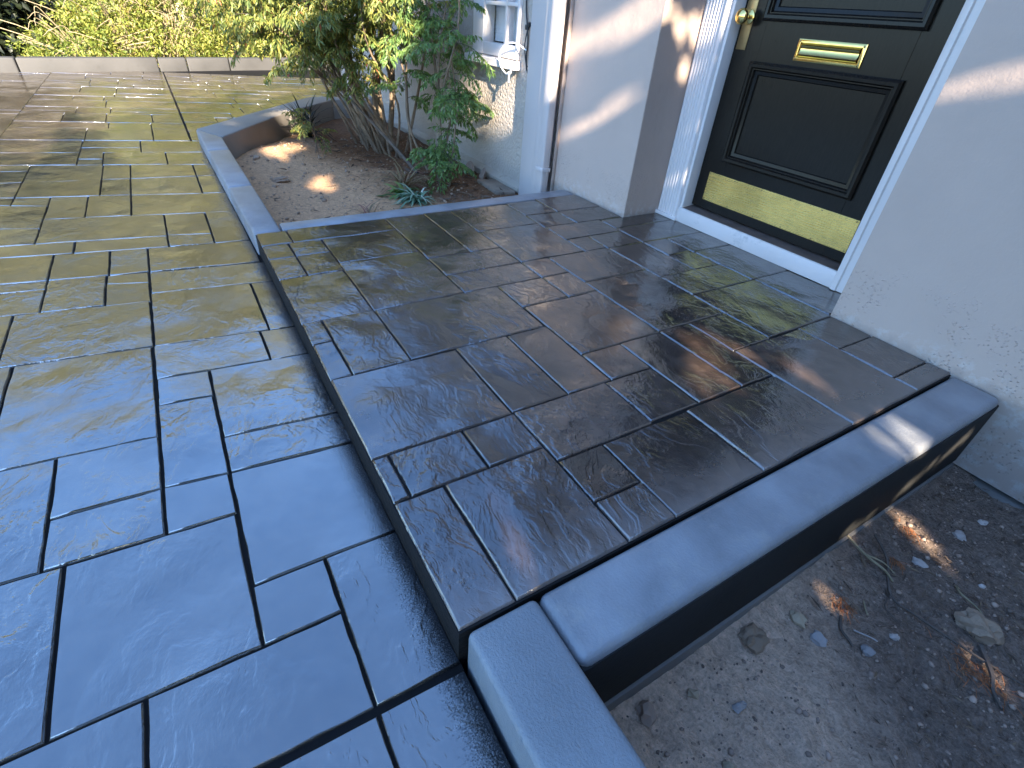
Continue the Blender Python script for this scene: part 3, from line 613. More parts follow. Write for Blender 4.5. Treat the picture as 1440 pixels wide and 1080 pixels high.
# door leaf: stiles and rails round two sunk panels with bolection mouldings
dx0, dx1, dz0, dz1 = -2.034, -1.046, 0.101, 2.13
ax0, ax1 = -1.885, -1.205                                     # panel openings
pz = [(0.385, 0.800), (1.005, 1.92)]
dl = MB()
dl.box(dx0, ax0, DY, DY + .045, dz0, dz1, .002).box(ax1, dx1, DY, DY + .045, dz0, dz1, .002)
for za, zb in ((dz0, pz[0][0]), (pz[0][1], pz[1][0]), (pz[1][1], dz1)): dl.box(ax0 + .0002, ax1 - .0002, DY + .0004, DY + .0446, za, zb, .0)
door = dl.build('front_door', M_DOOR, house)
def moulding(x0, x1, z0, z1, name, parent):
    prof = [(-.024, 0.0), (-.022, -.014), (-.012, -.022), (.000, -.021), (.006, -.012), (.010, -.012), (.016, .000), (.030, .004), (.034, .012), (.040, .012)]   # inward offset, y
    m = MB(); V = []
    for o_, dy in prof: V += [(x0 + o_, DY + dy, z0 + o_), (x1 - o_, DY + dy, z0 + o_), (x1 - o_, DY + dy, z1 - o_), (x0 + o_, DY + dy, z1 - o_)]
    F = []
    for i in range(len(prof) - 1):
        for j in range(4): F.append((i * 4 + j, i * 4 + (j + 1) % 4, (i + 1) * 4 + (j + 1) % 4, (i + 1) * 4 + j))
    m.add(V, F); m.build(name, M_DOOR, parent, True)
for za, zb in pz:
    moulding(ax0, ax1, za, zb, 'panel_moulding', door)
    MB().box(ax0 + .036, ax1 - .036, DY + .0125, DY + .035, za + .036, zb - .036, .0).build('door_panel', M_DOOR, door)
kp = MB().box(-1.966, -1.107, DY - .0035, DY - .0004, 0.148, 0.296, .001).build('kick_plate', M_KICK, door)
MB().box(-1.0468, -1.0455 + .0, DY - .003, DY + .02, .11, .13).build('draught_strip', M_DOOR, door)
def screws(name, pts, y, r, parent):
    for (x, z) in pts: MB().lathe((x, y, z), (0, -1, 0), [(r, 0), (r, .0012), (r * .6, .0022), (.0002, .0024)], 10).build(name, M_SCREW, parent, True)
scr = []
for k in range(6): scr += [(-1.958 + k * .168, .289), (-1.958 + k * .168, .155)]
screws('plate_screw', scr, DY - .0034, .0038, door)
# letter slot
ls = MB(); lx0, lx1, lz0, lz1 = -1.690, -1.378, 0.842, 0.928
fr = [(0, 0.0), (0.001, -.006), (.006, -.009), (.014, -.009), (.019, -.004)]
V = []; F = []
for o_, dy in fr: V += [(lx0 + o_, DY + dy, lz0 + o_), (lx1 - o_, DY + dy, lz0 + o_), (lx1 - o_, DY + dy, lz1 - o_), (lx0 + o_, DY + dy, lz1 - o_)]
for i in range(len(fr) - 1):
    for j in range(4): F.append((i * 4 + j, i * 4 + (j + 1) % 4, (i + 1) * 4 + (j + 1) % 4, (i + 1) * 4 + j))
ls.add(V, F).build('letter_slot', M_BRASS, door, True)
# flap with a rolled, stepped face
fp = [(lz0 + .018, -.003), (lz0 + .021, -.010), (lz0 + .028, -.015), (lz0 + .035, -.010), (lz0 + .040, -.007), (lz0 + .050, -.007), (lz0 + .054, -.012), (lz0 + .061, -.014), (lz0 + .067, -.008), (lz0 + .069, -.003)]
V = [(lx0 + .022, DY + dy, z) for z, dy in fp] + [(lx1 - .022, DY + dy, z) for z, dy in fp]; n = len(fp)
MB().add(V, [(i, n + i, n + i + 1, i + 1) for i in range(n - 1)] + [tuple(range(n)), tuple(range(2 * n - 1, n - 1, -1))]).build('letter_flap', M_BRASS, door, True)
screws('slot_screw', [(lx0 + .010, lz0 + .010), (lx1 - .010, lz0 + .010), (lx0 + .010, lz1 - .010), (lx1 - .010, lz1 - .010)], DY - .0088, .0045, door)
# lock plate and knob
MB().box(-2.020, -1.964, DY - .004, DY - .0002, 0.862, 1.20, .0015).build('lock_plate', M_OLDBRASS, door, True)
MB().lathe((-1.990, DY - .004, 0.992), (0, -1, 0), [(.031, 0), (.030, .006), (.020, .010), (.012, .014), (.011, .028), (.016, .034), (.028, .042), (.033, .052), (.032, .062), (.024, .070), (.019, .071), (.012, .075), (.0005, .076)], 28).build('door_knob', M_BRASS, door, True)

# ------------------------------------------------------------------ cables on the wall
cb = MB()
def sm(pts, n=8):                                             # Catmull-Rom
    P_ = [Vector(p) for p in pts]; P_ = [P_[0] * 2 - P_[1]] + P_ + [P_[-1] * 2 - P_[-2]]; out = []
    for i in range(1, len(P_) - 2):
        for k in range(n):
            t = k / n; a, b_, c, d = P_[i - 1], P_[i], P_[i + 1], P_[i + 2]
            out.append(0.5 * ((2 * b_) + (c - a) * t + (2 * a - 5 * b_ + 4 * c - d) * t * t + (3 * b_ - a - 3 * c + d) * t ** 3))
    out.append(P_[-2]); return out
cy = SY - 0.012
cb.tube(sm([(-3.55, cy, 1.35), (-3.49, cy, 1.10), (-3.47, cy, .95), (-3.435, cy - .004, .86), (-3.425, cy, .78), (-3.43, cy, .70), (-3.405, cy - .006, .63), (-3.37, cy, .58), (-3.362, cy, .50)]), .0055)
cb.tube(sm([(-3.43, cy - .004, .86), (-3.44, cy - .012, .76), (-3.40, cy - .016, .66), (-3.365, cy - .010, .64)]), .004)
cb.box(-3.455, -3.430, cy - .012, cy + .010, .845, .875, .004).box(-3.425, -3.408, cy - .012, cy + .010, .862, .888, .004)
o = cb.build('cable', M_CABLEB, None, True); tag(o, 'thin black cable stapled down the stucco wall beside the white corner board', 'cable')
wc = MB().tube(sm([(-3.42, cy - .01, .735), (-3.52, cy - .03, .765), (-3.62, cy - .05, .755), (-3.69, cy - .055, .70), (-3.68, cy - .055, .63), (-3.60, cy - .055, .585), (-3.53, cy - .056, .59), (-3.535, cy - .056, .63)]), .0048)
wc.tube(sm([(-3.545, cy - .06, .60), (-3.535, cy - .064, .57), (-3.53, cy - .066, .535)]), .006)
wc.lathe((-3.545, cy - .056, .592), (0.3, -1, 0.2), [(.008, -.010), (.010, 0), (.008, .010), (.0005, .011)], 10)
o = wc.build('cable_loop', M_CABLEW, None, True); tag(o, 'white cable looped in a ring in front of the window sill', 'cable')

# ------------------------------------------------------------------ soil
def soil_sheet(name, x0, x1, y0, y1, step, zf, mat):
    nx, ny = int((x1 - x0) / step) + 1, int((y1 - y0) / step) + 1
    X = np.linspace(x0, x1, nx); Y = np.linspace(y0, y1, ny); V = []
    for y in Y:
        for x in X: V.append((x, y, zf(x, y)))
    i = np.arange(nx * ny).reshape(ny, nx)
    F = np.stack([i[:-1, :-1].ravel(), i[:-1, 1:].ravel(), i[1:, 1:].ravel(), i[1:, :-1].ravel()], 1)
    o = np_mesh(name, V, F, mat, smooth=True); o['kind'] = 'structure'; return o
def fbm(x, y, s, seed=0, o=4):
    return noise.fractal(Vector((x * s, y * s, seed)), 1.0, 2.0, o)
def zr(x, y):
    z = -0.335 - 0.05 * max(0, x) - 0.02 * math.exp(-((y - .8) / .4) ** 2)
    z += 0.014 * fbm(x, y, 3.0, 1) + 0.011 * fbm(x, y, 13, 2) + 0.006 * fbm(x, y, 40, 5, 3)
    z += 0.05 * math.exp(-((x + .27) / .05) ** 2) * max(0, min(1, (y - .6) / .6)) * 0.5
    return z
def zp(x, y):
    z = -0.205 + 0.012 * fbm(x, y, 2.5, 3) + 0.006 * fbm(x, y, 12, 4) + 0.003 * fbm(x, y, 40, 6, 3)
    z += 0.06 * math.exp(-((x + 5.0) / .35) ** 2 - ((y - .75) / .28) ** 2) + 0.02 * math.exp(-((y - 2.0) / .3) ** 2)
    return z
soilr = soil_sheet('soil_bed', -0.28, 1.6, 0.37, 2.19, 0.0110, zr, M_SOILR)
soilp = soil_sheet('planter_soil', -6.75, -2.72, 0.25, 2.20, 0.03, zp, M_SOILP)

def blob_arrays(centres, sizes, seed, squash=(0.55, 0.8)):
    """many small irregular lumps (20 faces each) as one set of arrays"""
    bm = bmesh.new(); bmesh.ops.create_icosphere(bm, subdivisions=1, radius=1); bv = np.array([v.co[:] for v in bm.verts]); bf = np.array([[v.index for v in f.verts] for f in bm.faces]); bm.free()
    r = np.random.default_rng(seed); V, F, T = [], [], []
    for k, (c, s) in enumerate(zip(centres, sizes)):
        v = bv * (1 + r.uniform(-.28, .28, (len(bv), 1))) * np.array([1, r.uniform(.6, 1), r.uniform(*squash)]) * s
        a = r.uniform(0, 6.28); R_ = np.array([[math.cos(a), -math.sin(a), 0], [math.sin(a), math.cos(a), 0], [0, 0, 1]])
        V.append(v @ R_.T + np.array(c)); F.append(bf + 12 * k); T.append(np.full(len(bf), r.uniform()))
    return np.concatenate(V), np.concatenate(F), np.concatenate(T)
cs, ss = [], []
while len(cs) < 9500:
    x, y = random.uniform(-.25, 1.1), random.uniform(.40, 2.16)
    dn = x + .95 * y + .35 * noise.noise(Vector((x * 4, y * 4, 3)))
    if random.random() > (0.9 if dn > 1.05 else 0.45): continue
    s = 0.0019 * math.exp(random.gauss(0, .65)); s = min(s, .011); cs.append((x, y, zr(x, y) + s * .25)); ss.append(s)
v, f, tn = blob_arrays(cs, ss, 3); o = np_mesh('gravel', v, f, M_CLOD, shade=tn); tag(o, 'small clods and gravel strewn over the bare soil bed', 'gravel', kind='stuff')
cs, ss = [], []
while len(cs) < 900:
    x, y = random.uniform(-5.6, -2.82), random.uniform(.38, 2.12)
    if x < -4.8 and y < .34 + (-4.8 - x) * .72: continue
    s = min(0.02, 0.0065 * math.exp(random.gauss(0, .5))); cs.append((x, y, zp(x, y) + s * .25)); ss.append(s)
v, f, tn = blob_arrays(cs, ss, 4); o = np_mesh('soil_crumbs', v, f, M_CLODT, shade=tn); tag(o, 'loose crumbs of sandy soil lying in the planter bed', 'soil', kind='stuff')

def leaf_arrays(base, dirs, ups, length, width, fold=0.18, droop=0.0):
    """lance-shaped leaves: base, two shoulders, tip (2 folded triangles as one quad pair)"""
    base = np.asarray(base, float); d = np.asarray(dirs, float); d /= np.linalg.norm(d, axis=1, keepdims=True) + 1e-9
    u = np.asarray(ups, float); s = np.cross(d, u); s /= np.linalg.norm(s, axis=1, keepdims=True) + 1e-9; u = np.cross(s, d)
    length = np.broadcast_to(np.asarray(length, float), (len(base),))[:, None]; width = np.broadcast_to(np.asarray(width, float), (len(base),))[:, None]
    m = base + d * length * 0.42; tip = base + d * length - u * length * droop
    l = m + s * width * .5 + u * width * fold; r = m - s * width * .5 + u * width * fold; mid = m
    n = len(base); V = np.stack([base, l, tip, r], 1).reshape(-1, 3)
    i = np.arange(n) * 4; F = np.concatenate([np.stack([i, i + 1, i + 2], 1), np.stack([i, i + 2, i + 3], 1)])
    return V, F
# leaf litter
def litter(name, n, region, zf, mat, size, label, seed):
    r = np.random.default_rng(seed); b, d, u, L = [], [], [], []
    while len(b) < n:
        x, y = r.uniform(region[0], region[1]), r.uniform(region[2], region[3])
        if not region[4](x, y, r): continue
        b.append((x, y, zf(x, y) + .004 + r.uniform(0, .006))); a = r.uniform(0, 6.28); d.append((math.cos(a), math.sin(a), r.uniform(-.25, .35))); u.append((r.uniform(-.5, .5), r.uniform(-.5, .5), 1)); L.append(size * math.exp(r.normal(0, .45)))
    L = np.array(L); V, F = leaf_arrays(b, d, u, L, L * r.uniform(.07, .26, n)); t = r.uniform(0, 1, n) ** 1.3
    o = np_mesh(name, V, F, mat, shade=np.concatenate([t, t])); tag(o, label, 'leaf litter', kind='stuff')
litter('leaf_litter', 3600, (-.24, 1.1, .42, 2.15, lambda x, y, r: (x + .95 * y + .3 * noise.noise(Vector((x * 4, y * 4, 3)))) > r.uniform(.85, 1.35)), zr, M_LITTER, .017, 'brown needles, chips and dead leaves scattered over the dark soil bed', 11)
litter('leaf_litter', 1900, (-5.6, -2.82, .40, 2.13, lambda x, y, r: not (x < -4.8 and y < .36 + (-4.8 - x) * .72) and (y > r.uniform(.9, 1.7) or (x > -3.3 and y < .75) or r.random() < .015)), zp, M_LITTER, .045, 'dry leaves and twigs littering the planter soil under the shrub', 12)

def rock(x, y, zf, s, mat, label, name='stone', flat=.6, cat='stone', seed=0, sub=2):
    bm = bmesh.new(); bmesh.ops.create_icosphere(bm, subdivisions=sub, radius=1); r = random.Random(seed + 5)
    fx, fy = r.uniform(.8, 1.15), r.uniform(.62, .9)
    for v_ in bm.verts:
        k = 1 + .55 * noise.noise(v_.co * 1.7 + Vector((seed * 3.1, 1, 2))) + .22 * noise.noise(v_.co * 4 + Vector((seed, 0, 0)))
        v_.co = Vector((v_.co.x * fx, v_.co.y * fy, v_.co.z * flat)) * k * s
    bmesh.ops.rotate(bm, verts=bm.verts, cent=(0, 0, 0), matrix=Matrix.Rotation(r.uniform(0, 6.28), 3, 'Z'))
    me = bpy.data.meshes.new(name); bm.to_mesh(me); bm.free(); me.materials.append(mat)
    at = me.attributes.new('tone', 'FLOAT', 'FACE'); at.data.foreach_set('value', [0.3] * len(me.polygons))
    o = bpy.data.objects.new(name, me); COL.objects.link(o); o.location = (x, y, zf(x, y) + s * flat * .35); tag(o, label, cat); return o
rock(-.115, 1.615, zr, .020, M_ROCKW, 'lumpy white stone on dark soil, nearest the long bent twig', seed=1)
rock(.02, 1.71, zr, .011, M_ROCKW, 'small round white pebble right of the lumpy white stone', seed=2)
rock(-.105, 1.86, zr, .022, M_ROCKW, 'long greyish white stone lying on the dark soil in front of the wall base', seed=3)
rock(-.09, 1.99, zr, .017, M_ROCKW, 'pale angular chip beside the foot of the house wall', seed=4, flat=.4)
rock(.075, 1.545, zr, .052, M_CLODT, 'large tan clod of earth at the right edge of the soil bed', 'soil_clod', .6, 'clod', 5, 3)
rock(-.19, 1.115, zr, .024, M_ROCKT, 'rounded tan stone on the soil below the middle of the porch edging', seed=6)
rock(-.03, 1.30, zr, .013, M_ROCKW, 'cream stone chip lying in the middle of the soil bed', seed=7, flat=.45)
rock(-.045, 1.20, zr, .018, M_ROCKG, 'smooth grey stone next to the cream chip on the soil', seed=8)
rock(-.20, .735, zr, .016, M_ROCKT, 'yellowish stone near the corner of the kerb and porch edging', seed=9)
rock(-.125, .80, zr, .017, M_ROCKG, 'light grey pointed stone on bare sandy soil', seed=10)
rock(-.055, .68, zr, .016, M_ROCKT, 'pale tan stone on the sandy soil closest to the kerb', seed=11)
rock(-.225, .60, zr, .026, M_CLOD, 'brown clod of soil nearest the kerb corner', 'soil_clod', .7, 'clod', 12)
rock(-.215, .965, zr, .040, M_CLODT, 'crumbling tan lump of earth against the edging footing', 'soil_clod', .6, 'clod', 13, 3)
rock(-.13, 1.12, zr, .022, M_ROCKG, 'dark grey stone partly sunk in the soil beside the tan stone', seed=14)
rock(-4.25, .62, zp, .055, M_CLODT, 'small heap of crumbly earth on the sandy planter soil', 'soil_clod', .45, 'clod', 15, 3)
rock(-4.85, .55, zp, .035, M_CLODT, 'tan clod beside the back kerb of the planter', 'soil_clod', .5, 'clod', 16)
def twig(pts, r0, r1, mat, label, forks=()):
    m = MB(); q = sm(pts, 5); n = len(q); m.tube(q, [r0 + (r1 - r0) * i / (n - 1) for i in range(n)], 5)
    for f_ in forks: qq = sm(f_, 4); m.tube(qq, [r1 * 1.1 - r1 * .6 * i / (len(qq) - 1) for i in range(len(qq))], 5)
    o = m.build('twig', mat, None, True); tag(o, label, 'twig')
def on(x, y, h=.006): return (x, y, zr(x, y) + h)
twig([on(-.235, 1.56, .02), on(-.17, 1.52, .015), on(-.10, 1.42), on(-.03, 1.42, .012), on(.08, 1.45, .01), on(.22, 1.49, .012), on(.42, 1.56)], .0045, .002, M_TWIG, 'long bent grey twig lying across the dark soil bed', [(on(-.10, 1.42), on(-.09, 1.37), on(-.045, 1.355))])
twig([on(-.275, 1.47, .02), on(-.21, 1.47, .02), on(-.155, 1.475, .012), on(-.12, 1.46, .008)], .0045, .003, M_TWIGP, 'pale split twig leaning near the porch edging', [(on(-.21, 1.47, .022), on(-.17, 1.495, .018), on(-.13, 1.49, .01))])
twig([on(-.135, 1.235), on(-.115, 1.20, .010), on(-.085, 1.185), on(-.07, 1.18)], .005, .003, M_TWIG, 'short thick curved twig on the soil below the rust needles')
twig([on(-.02, 1.63), on(.0, 1.60, .01), on(.05, 1.60, .012), on(.08, 1.58)], .003, .0016, M_TWIGP, 'thin curled stem beside the large tan clod')
twig([on(-.095, 1.225), on(-.06, 1.24, .008), on(-.045, 1.245)], .0022, .0018, M_ROCKW, 'straight thin white stalk lying on the dark soil')
twig([on(.10, 1.50), on(.15, 1.44, .015), on(.17, 1.40), on(.20, 1.37)], .007, .004, M_TWIG, 'gnarled twig among the orange needles at the right edge')
twig([on(-.13, 1.34), on(-.115, 1.32, .01), on(-.10, 1.31)], .0025, .0018, M_TWIGP, 'tiny hooked pale stem near the middle of the dark soil')
def needles(cx, cy, n, spread, label, seed):
    r = random.Random(seed); m = MB()
    for k in range(n):
        x, y = cx + r.gauss(0, spread), cy + r.gauss(0, spread * .6); a = r.gauss(-.5, .6); l = r.uniform(.012, .04)
        m.tube([on(x, y, .004), on(x + math.cos(a) * l * .5, y + math.sin(a) * l * .5, .010), on(x + math.cos(a) * l, y + math.sin(a) * l, .005)], .0008, 3)
    o = m.build('needle_tuft', M_ORANGE); tag(o, label, 'needles', kind='stuff')
needles(-.165, 1.27, 42, .018, 'rust orange conifer sprig on dark soil in the middle of the bed', 1)
needles(.12, 1.42, 80, .035, 'patch of orange dry needles at the right edge of the soil bed', 2)
needles(-.20, 1.70, 36, .02, 'orange dry needles at the foot of the porch edging near the wall', 3)
needles(-.16, 1.55, 22, .012, 'small orange needle tuft between the pale twig and the white stone', 4)

# pieces lying in the planter by the wall
o = MB().prism([(-3.75, 2.00), (-3.40, 1.985), (-3.36, 2.13), (-3.70, 2.15)], -.19, -.158, .008).build('stone_slab', M_SLAB, None, True); tag(o, 'flat brown slab lying in the planter at the foot of the corner board', 'slab')
for k, (x, y, a, lab) in enumerate([(-4.02, 2.06, .6, 'curved clay shard standing in the planter, the one beside the leafy stems'), (-3.84, 2.07, -.3, 'curved pale clay shard propped between the brown slab and the other shard')]):
    m = MB(); V = []; F = []; nn = 7
    for i in range(nn):
        t = math.pi * (.08 + .84 * i / (nn - 1))
        for rr_ in (.060, .052):
            for zz in (0, 1):
                V.append((x + math.cos(t + a) * rr_, y + math.sin(t + a) * rr_ * .8, -.215 + zz * (.02 + .10 * math.sin(t))))
    for i in range(nn - 1):
        b0, b1 = i * 4, i * 4 + 4
        F += [(b0, b1, b1 + 1, b0 + 1), (b0 + 2, b0 + 3, b1 + 3, b1 + 2), (b0 + 1, b1 + 1, b1 + 3, b0 + 3)]
    F += [(0, 1, 3, 2), ((nn - 1) * 4, (nn - 1) * 4 + 2, (nn - 1) * 4 + 3, (nn - 1) * 4 + 1)]
    o = m.add(V, F).build('clay_shard', M_CLAY, None, True); tag(o, lab, 'shard', 'broken clay pieces by the wall')

# ------------------------------------------------------------------ planting
def frond_leaves(origin, direc, size, r, out):
    """a twice-divided frond of narrow leaflets, arching over"""
    B, D, U, L = out
    d = Vector(direc).normalized(); p = Vector(origin); n = 7
    side = d.cross(Vector((0, 0, 1)));
    if side.length < .1: side = Vector((1, 0, 0))
    side.normalize(); up = side.cross(d)
    rach = [p.copy()]
    for i in range(n):
        d = (d + Vector((0, 0, -.20)) + Vector((r.gauss(0, .12), r.gauss(0, .12), r.gauss(0, .06)))).normalized(); p = p + d * size / n; rach.append(p.copy())
        if i < 1: continue
        for s in (-1, 1):
            pd = (d * .55 + side * s * .8 + up * r.uniform(-.15, .35)).normalized(); q = p.copy(); k = 4 if i < n - 1 else 3
            ln = size * (.34 - .03 * i)
            for j in range(k):
                pd = (pd + Vector((0, 0, -.16))).normalized(); q = q + pd * ln / k
                for s2 in ((-1, 1) if j < k - 1 else (-1, 0, 1)):
                    ld = (pd * (.7 if s2 else 1) + side * s2 * .45 * r.uniform(.6, 1.3) + d * s2 * .45 + Vector((r.gauss(0, .2), r.gauss(0, .2), -.95 * r.random()))).normalized()
                    B.append(q[:]); D.append(ld[:]); U.append((r.gauss(0, .7), r.gauss(0, .7), 1)); L.append(size * r.uniform(.10, .165))
    return rach
def nandina(root_xy, zf, canes, name, label, mat, seed, frond=(.26, .42), lmax=None, width=.26, barkmat=M_BARK, low=.45, group=None):
    """canes: list of polylines in world coordinates"""
    t = thing(name, (root_xy[0], root_xy[1], zf(*root_xy)), label, 'shrub', group)
    r = random.Random(seed); out = ([], [], [], []); st_ = MB()
    for pts, r0, nf in canes:
        q = sm(pts, 6); n = len(q)
        c = MB().tube(q, [r0 * (1 - .55 * i / (n - 1)) for i in range(n)], 7); c.build('stem', barkmat, t, True)
        for k in range(nf):
            i = int(n * (1 - (r.random() ** 1.25) * low)) - 1; i = max(1, min(n - 1, i)); p = q[i]; a = r.uniform(0, 6.28)
            d = Vector((math.cos(a), math.sin(a), r.uniform(.2, 1.9)))
            ra = frond_leaves(p, d, r.uniform(*frond), r, out); st_.tube(ra, [.0026 - .0003 * m_ for m_ in range(len(ra))], 3, cap=False)
    B, D, U, L = map(np.array, out); V, F = leaf_arrays(B, D, U, L, L * width, .2, .12)
    rg = np.random.default_rng(seed); tn = np.clip(rg.beta(2, 2.9, len(B)) + (rg.uniform(0, 1, len(B)) > .985) * .6, 0, 1)
    o = np_mesh('foliage', V, F, mat, t, shade=np.concatenate([tn, tn])); o['kind'] = 'stuff'
    o = st_.build('leaf_stalks', M_TWIG, t); o['kind'] = 'stuff'
    return t
def cane(x, y, tx, ty, tz, bend=.08, r=random.Random(3)):
    z = zp(x, y) - .02
    m1 = (x + (tx - x) * .3 + r.uniform(-bend, bend), y + (ty - y) * .3 + r.uniform(-bend, bend), z + (tz - z) * .38); m2 = (x + (tx - x) * .66 + r.uniform(-bend, bend), y + (ty - y) * .66 + r.uniform(-bend, bend), z + (tz - z) * .72)
    return [(x, y, z), m1, m2, (tx, ty, tz)]
canes = [(cane(-5.35, 1.62, -5.2, 1.35, 1.25), .050, 13), (cane(-5.50, 1.66, -5.5, 1.25, 1.20), .026, 13), (cane(-5.1, 1.70, -4.9, 1.75, 1.25), .048, 13), (cane(-5.20, 1.80, -5.1, 1.95, 1.3), .028, 13),
         (cane(-4.95, 1.72, -4.7, 1.55, 1.15), .020, 13), (cane(-4.75, 1.78, -4.9, 1.05, 1.0), .013, 13), (cane(-4.70, 1.75, -4.6, .95, 1.0), .014, 14), (cane(-4.95, 1.60, -4.85, .78, 1.0), .013, 13), (cane(-4.8, 1.66, -4.5, 1.25, 1.15), .013, 14),
         (cane(-5.4, 1.55, -5.5, .95, 1.1), .014, 13), (cane(-5.0, 1.60, -5.0, 1.25, 1.1), .012, 14), (cane(-4.6, 1.80, -4.3, 1.65, 1.1), .012, 13), (cane(-4.9, 1.85, -4.4, 1.9, 1.2), .014, 13), (cane(-4.75, 1.7, -4.3, 1.35, 1.0), .011, 13),
         (cane(-5.15, 1.58, -5.2, 1.0, 1.3), .012, 14), (cane(-5.05, 1.65, -4.75, 1.15, 1.35), .013, 13), (cane(-5.2, 1.6, -5.15, .80, 1.0), .012, 14), (cane(-4.9, 1.6, -4.75, .62, .95), .012, 19), (cane(-5.05, 1.55, -5.0, .55, 1.15), .012, 19), (cane(-5.0, 1.6, -4.7, .85, 1.3), .012, 19), (cane(-4.9, 1.62, -4.55, .80, .75), .011, 17), (cane(-4.85, 1.65, -4.4, 1.1, 1.0), .012, 17)]
nandina((-5.0, 1.7), zp, canes, 'bamboo_shrub', 'tall multi stemmed shrub with narrow green and yellowing leaflets in the planter', M_NAND, 21)
canes2 = [(cane(-4.05, 1.84, -4.05, 1.88, .95), .013, 12), (cane(-3.98, 1.80, -3.92, 1.86, .62), .012, 10), (cane(-3.92, 1.83, -3.78, 1.86, .40), .011, 9), (cane(-4.12, 1.86, -4.3, 1.8, 1.15), .014, 13), (cane(-3.9, 1.78, -3.88, 1.72, .12), .010, 6), (cane(-4.0, 1.82, -3.9, 1.90, 1.2), .012, 11), (cane(-4.2, 1.78, -4.45, 1.6, .75), .011, 12)]
nandina((-3.98, 1.82), zp, canes2, 'bamboo_shrub', 'bright green leafy shrub growing against the stucco wall under the window', M_NANDG, 22, (.20, .34), width=.34, low=.6)
canes3 = [(cane(-3.80, 1.70, -3.76, 1.68, .02, .02), .007, 6), (cane(-3.84, 1.72, -3.9, 1.66, .06, .02), .006, 5), (cane(-3.74, 1.74, -3.66, 1.76, .0, .02), .006, 5)]
nandina((-3.80, 1.71), zp, canes3, 'young_shrub', 'low sprout with broad fresh green leaves in front of the leafy shrub', M_NANDG, 23, (.16, .24), width=.45)
canes4 = [(cane(-5.0, 1.05, -5.0, 1.05, .12, .02), .006, 6), (cane(-5.02, 1.08, -5.1, 1.1, .05, .02), .005, 4)]
nandina((-5.0, 1.06), zp, canes4, 'young_shrub', 'thin little sapling standing alone on the sandy soil of the planter', M_NAND, 24, (.14, .22), width=.3)
def strap(x, y, n, length, width, mat, name, label, seed, lift=1.0, tone=(0, 1), cat='plant'):
    r = random.Random(seed); V, F, T = [], [], []
    for k in range(n):
        a = r.uniform(0, 6.28); l = length * r.uniform(.6, 1.15); wd = width * r.uniform(.7, 1.2); p = Vector((x + r.gauss(0, .02), y + r.gauss(0, .02), zp(x, y))); e = r.uniform(.5, 1.25) * lift
        d = Vector((math.cos(a) * math.cos(e), math.sin(a) * math.cos(e), math.sin(e))); s = d.cross(Vector((0, 0, 1))).normalized(); b0 = len(V); m_ = 6; t = r.uniform(*tone)
        for i in range(m_):
            ww = wd * (.6 + .4 * math.sin(math.pi * min(1, i / (m_ - 1) + .15))) * (1 if i < m_ - 1 else .1)
            V += [(p + s * ww / 2)[:], (p - s * ww / 2)[:]]; p = p + d * l / (m_ - 1); d = (d + Vector((0, 0, -.36 / lift ** .5))).normalized()
            g = zp(p.x, p.y) + .004
            if p.z < g: p.z = g
        for i in range(m_ - 1): F.append((b0 + 2 * i, b0 + 2 * i + 1, b0 + 2 * i + 3, b0 + 2 * i + 2)); T.append(t)
    t_ = thing(name, (x, y, zp(x, y)), label, cat); o = np_mesh('leaves', V, F, mat, t_, shade=T)
strap(-3.50, 1.37, 70, .20, .016, M_VAR, 'variegated_plant', 'clump of pale variegated strap leaves beside the porch border', 31, .9)
strap(-3.83, 1.42, 55, .34, .012, M_STRAW, 'dry_clump', 'drooping clump of dry straw coloured strap leaves in the planter', 32, 1.0)
strap(-3.66, 1.33, 30, .16, .030, M_NANDG, 'leafy_sprout', 'small bright green sprout between the dry clump and the variegated clump', 33, 1.0)
strap(-3.30, .98, 14, .20, .008, M_STRAW, 'grass_tuft', 'thin wispy grass tuft near the front edge of the planter', 34, 1.1)
strap(-5.75, 1.16, 60, .42, .018, M_DARKSTRAP, 'dark_clump', 'dark spiky clump of strap leaves against the back kerb of the planter', 35, 1.15)
twig_z = lambda x, y, h=.02: (x, y, zp(x, y) + h)
m = MB(); m.tube(sm([(-4.05, 1.62, zp(-4.05, 1.62) + .03), (-4.45, 1.52, .02), (-4.9, 1.36, .26), (-5.35, 1.15, .52), (-5.75, .98, .72)], 6), [.014 - .0004 * i for i in range(25)], 6)
m.tube(sm([(-4.9, 1.36, .26), (-5.2, 1.30, .35), (-5.5, 1.2, .58)], 5), .006, 5)
o = m.build('fallen_branch', M_TWIG, None, True); tag(o, 'grey bare branch leaning diagonally through the tall shrub', 'branch')

# crowns made of many leaves on a noisy volume
def crown_leaves(n, centre, rad, size, seed, width=.5, clump=.45, low=-.9, hollow=.35):
    r = np.random.default_rng(seed); ncl = max(8, n // 60); C = []
    while len(C) < ncl:
        v = r.normal(0, 1, 3); v /= np.linalg.norm(v); rr_ = r.uniform(hollow, 1) ** .6
        rr_ *= 1 + .32 * noise.noise(Vector(v * 2.2) + Vector((seed, 0, 0)))
        if v[2] < low: continue
        C.append(v * rr_)
    C = np.array(C) * np.array(rad) + np.array(centre); pick = r.integers(0, ncl, n)
    sig = clump * min(rad) * .42; B = C[pick] + r.normal(0, 1, (n, 3)) * sig * r.uniform(.5, 1.2, (n, 1))
    D = r.normal(0, 1, (n, 3)) + (B - np.array(centre)) / np.array(rad) * .6 + np.array([0, 0, -.25]); U = r.normal(0, .6, (n, 3)) + np.array([0, 0, 1])
    L = size * r.uniform(.6, 1.35, n); tone = np.clip(r.beta(2, 2, n) * .7 + r.uniform(0, .3, ncl)[pick], 0, 1)
    return B, D, U, L, tone
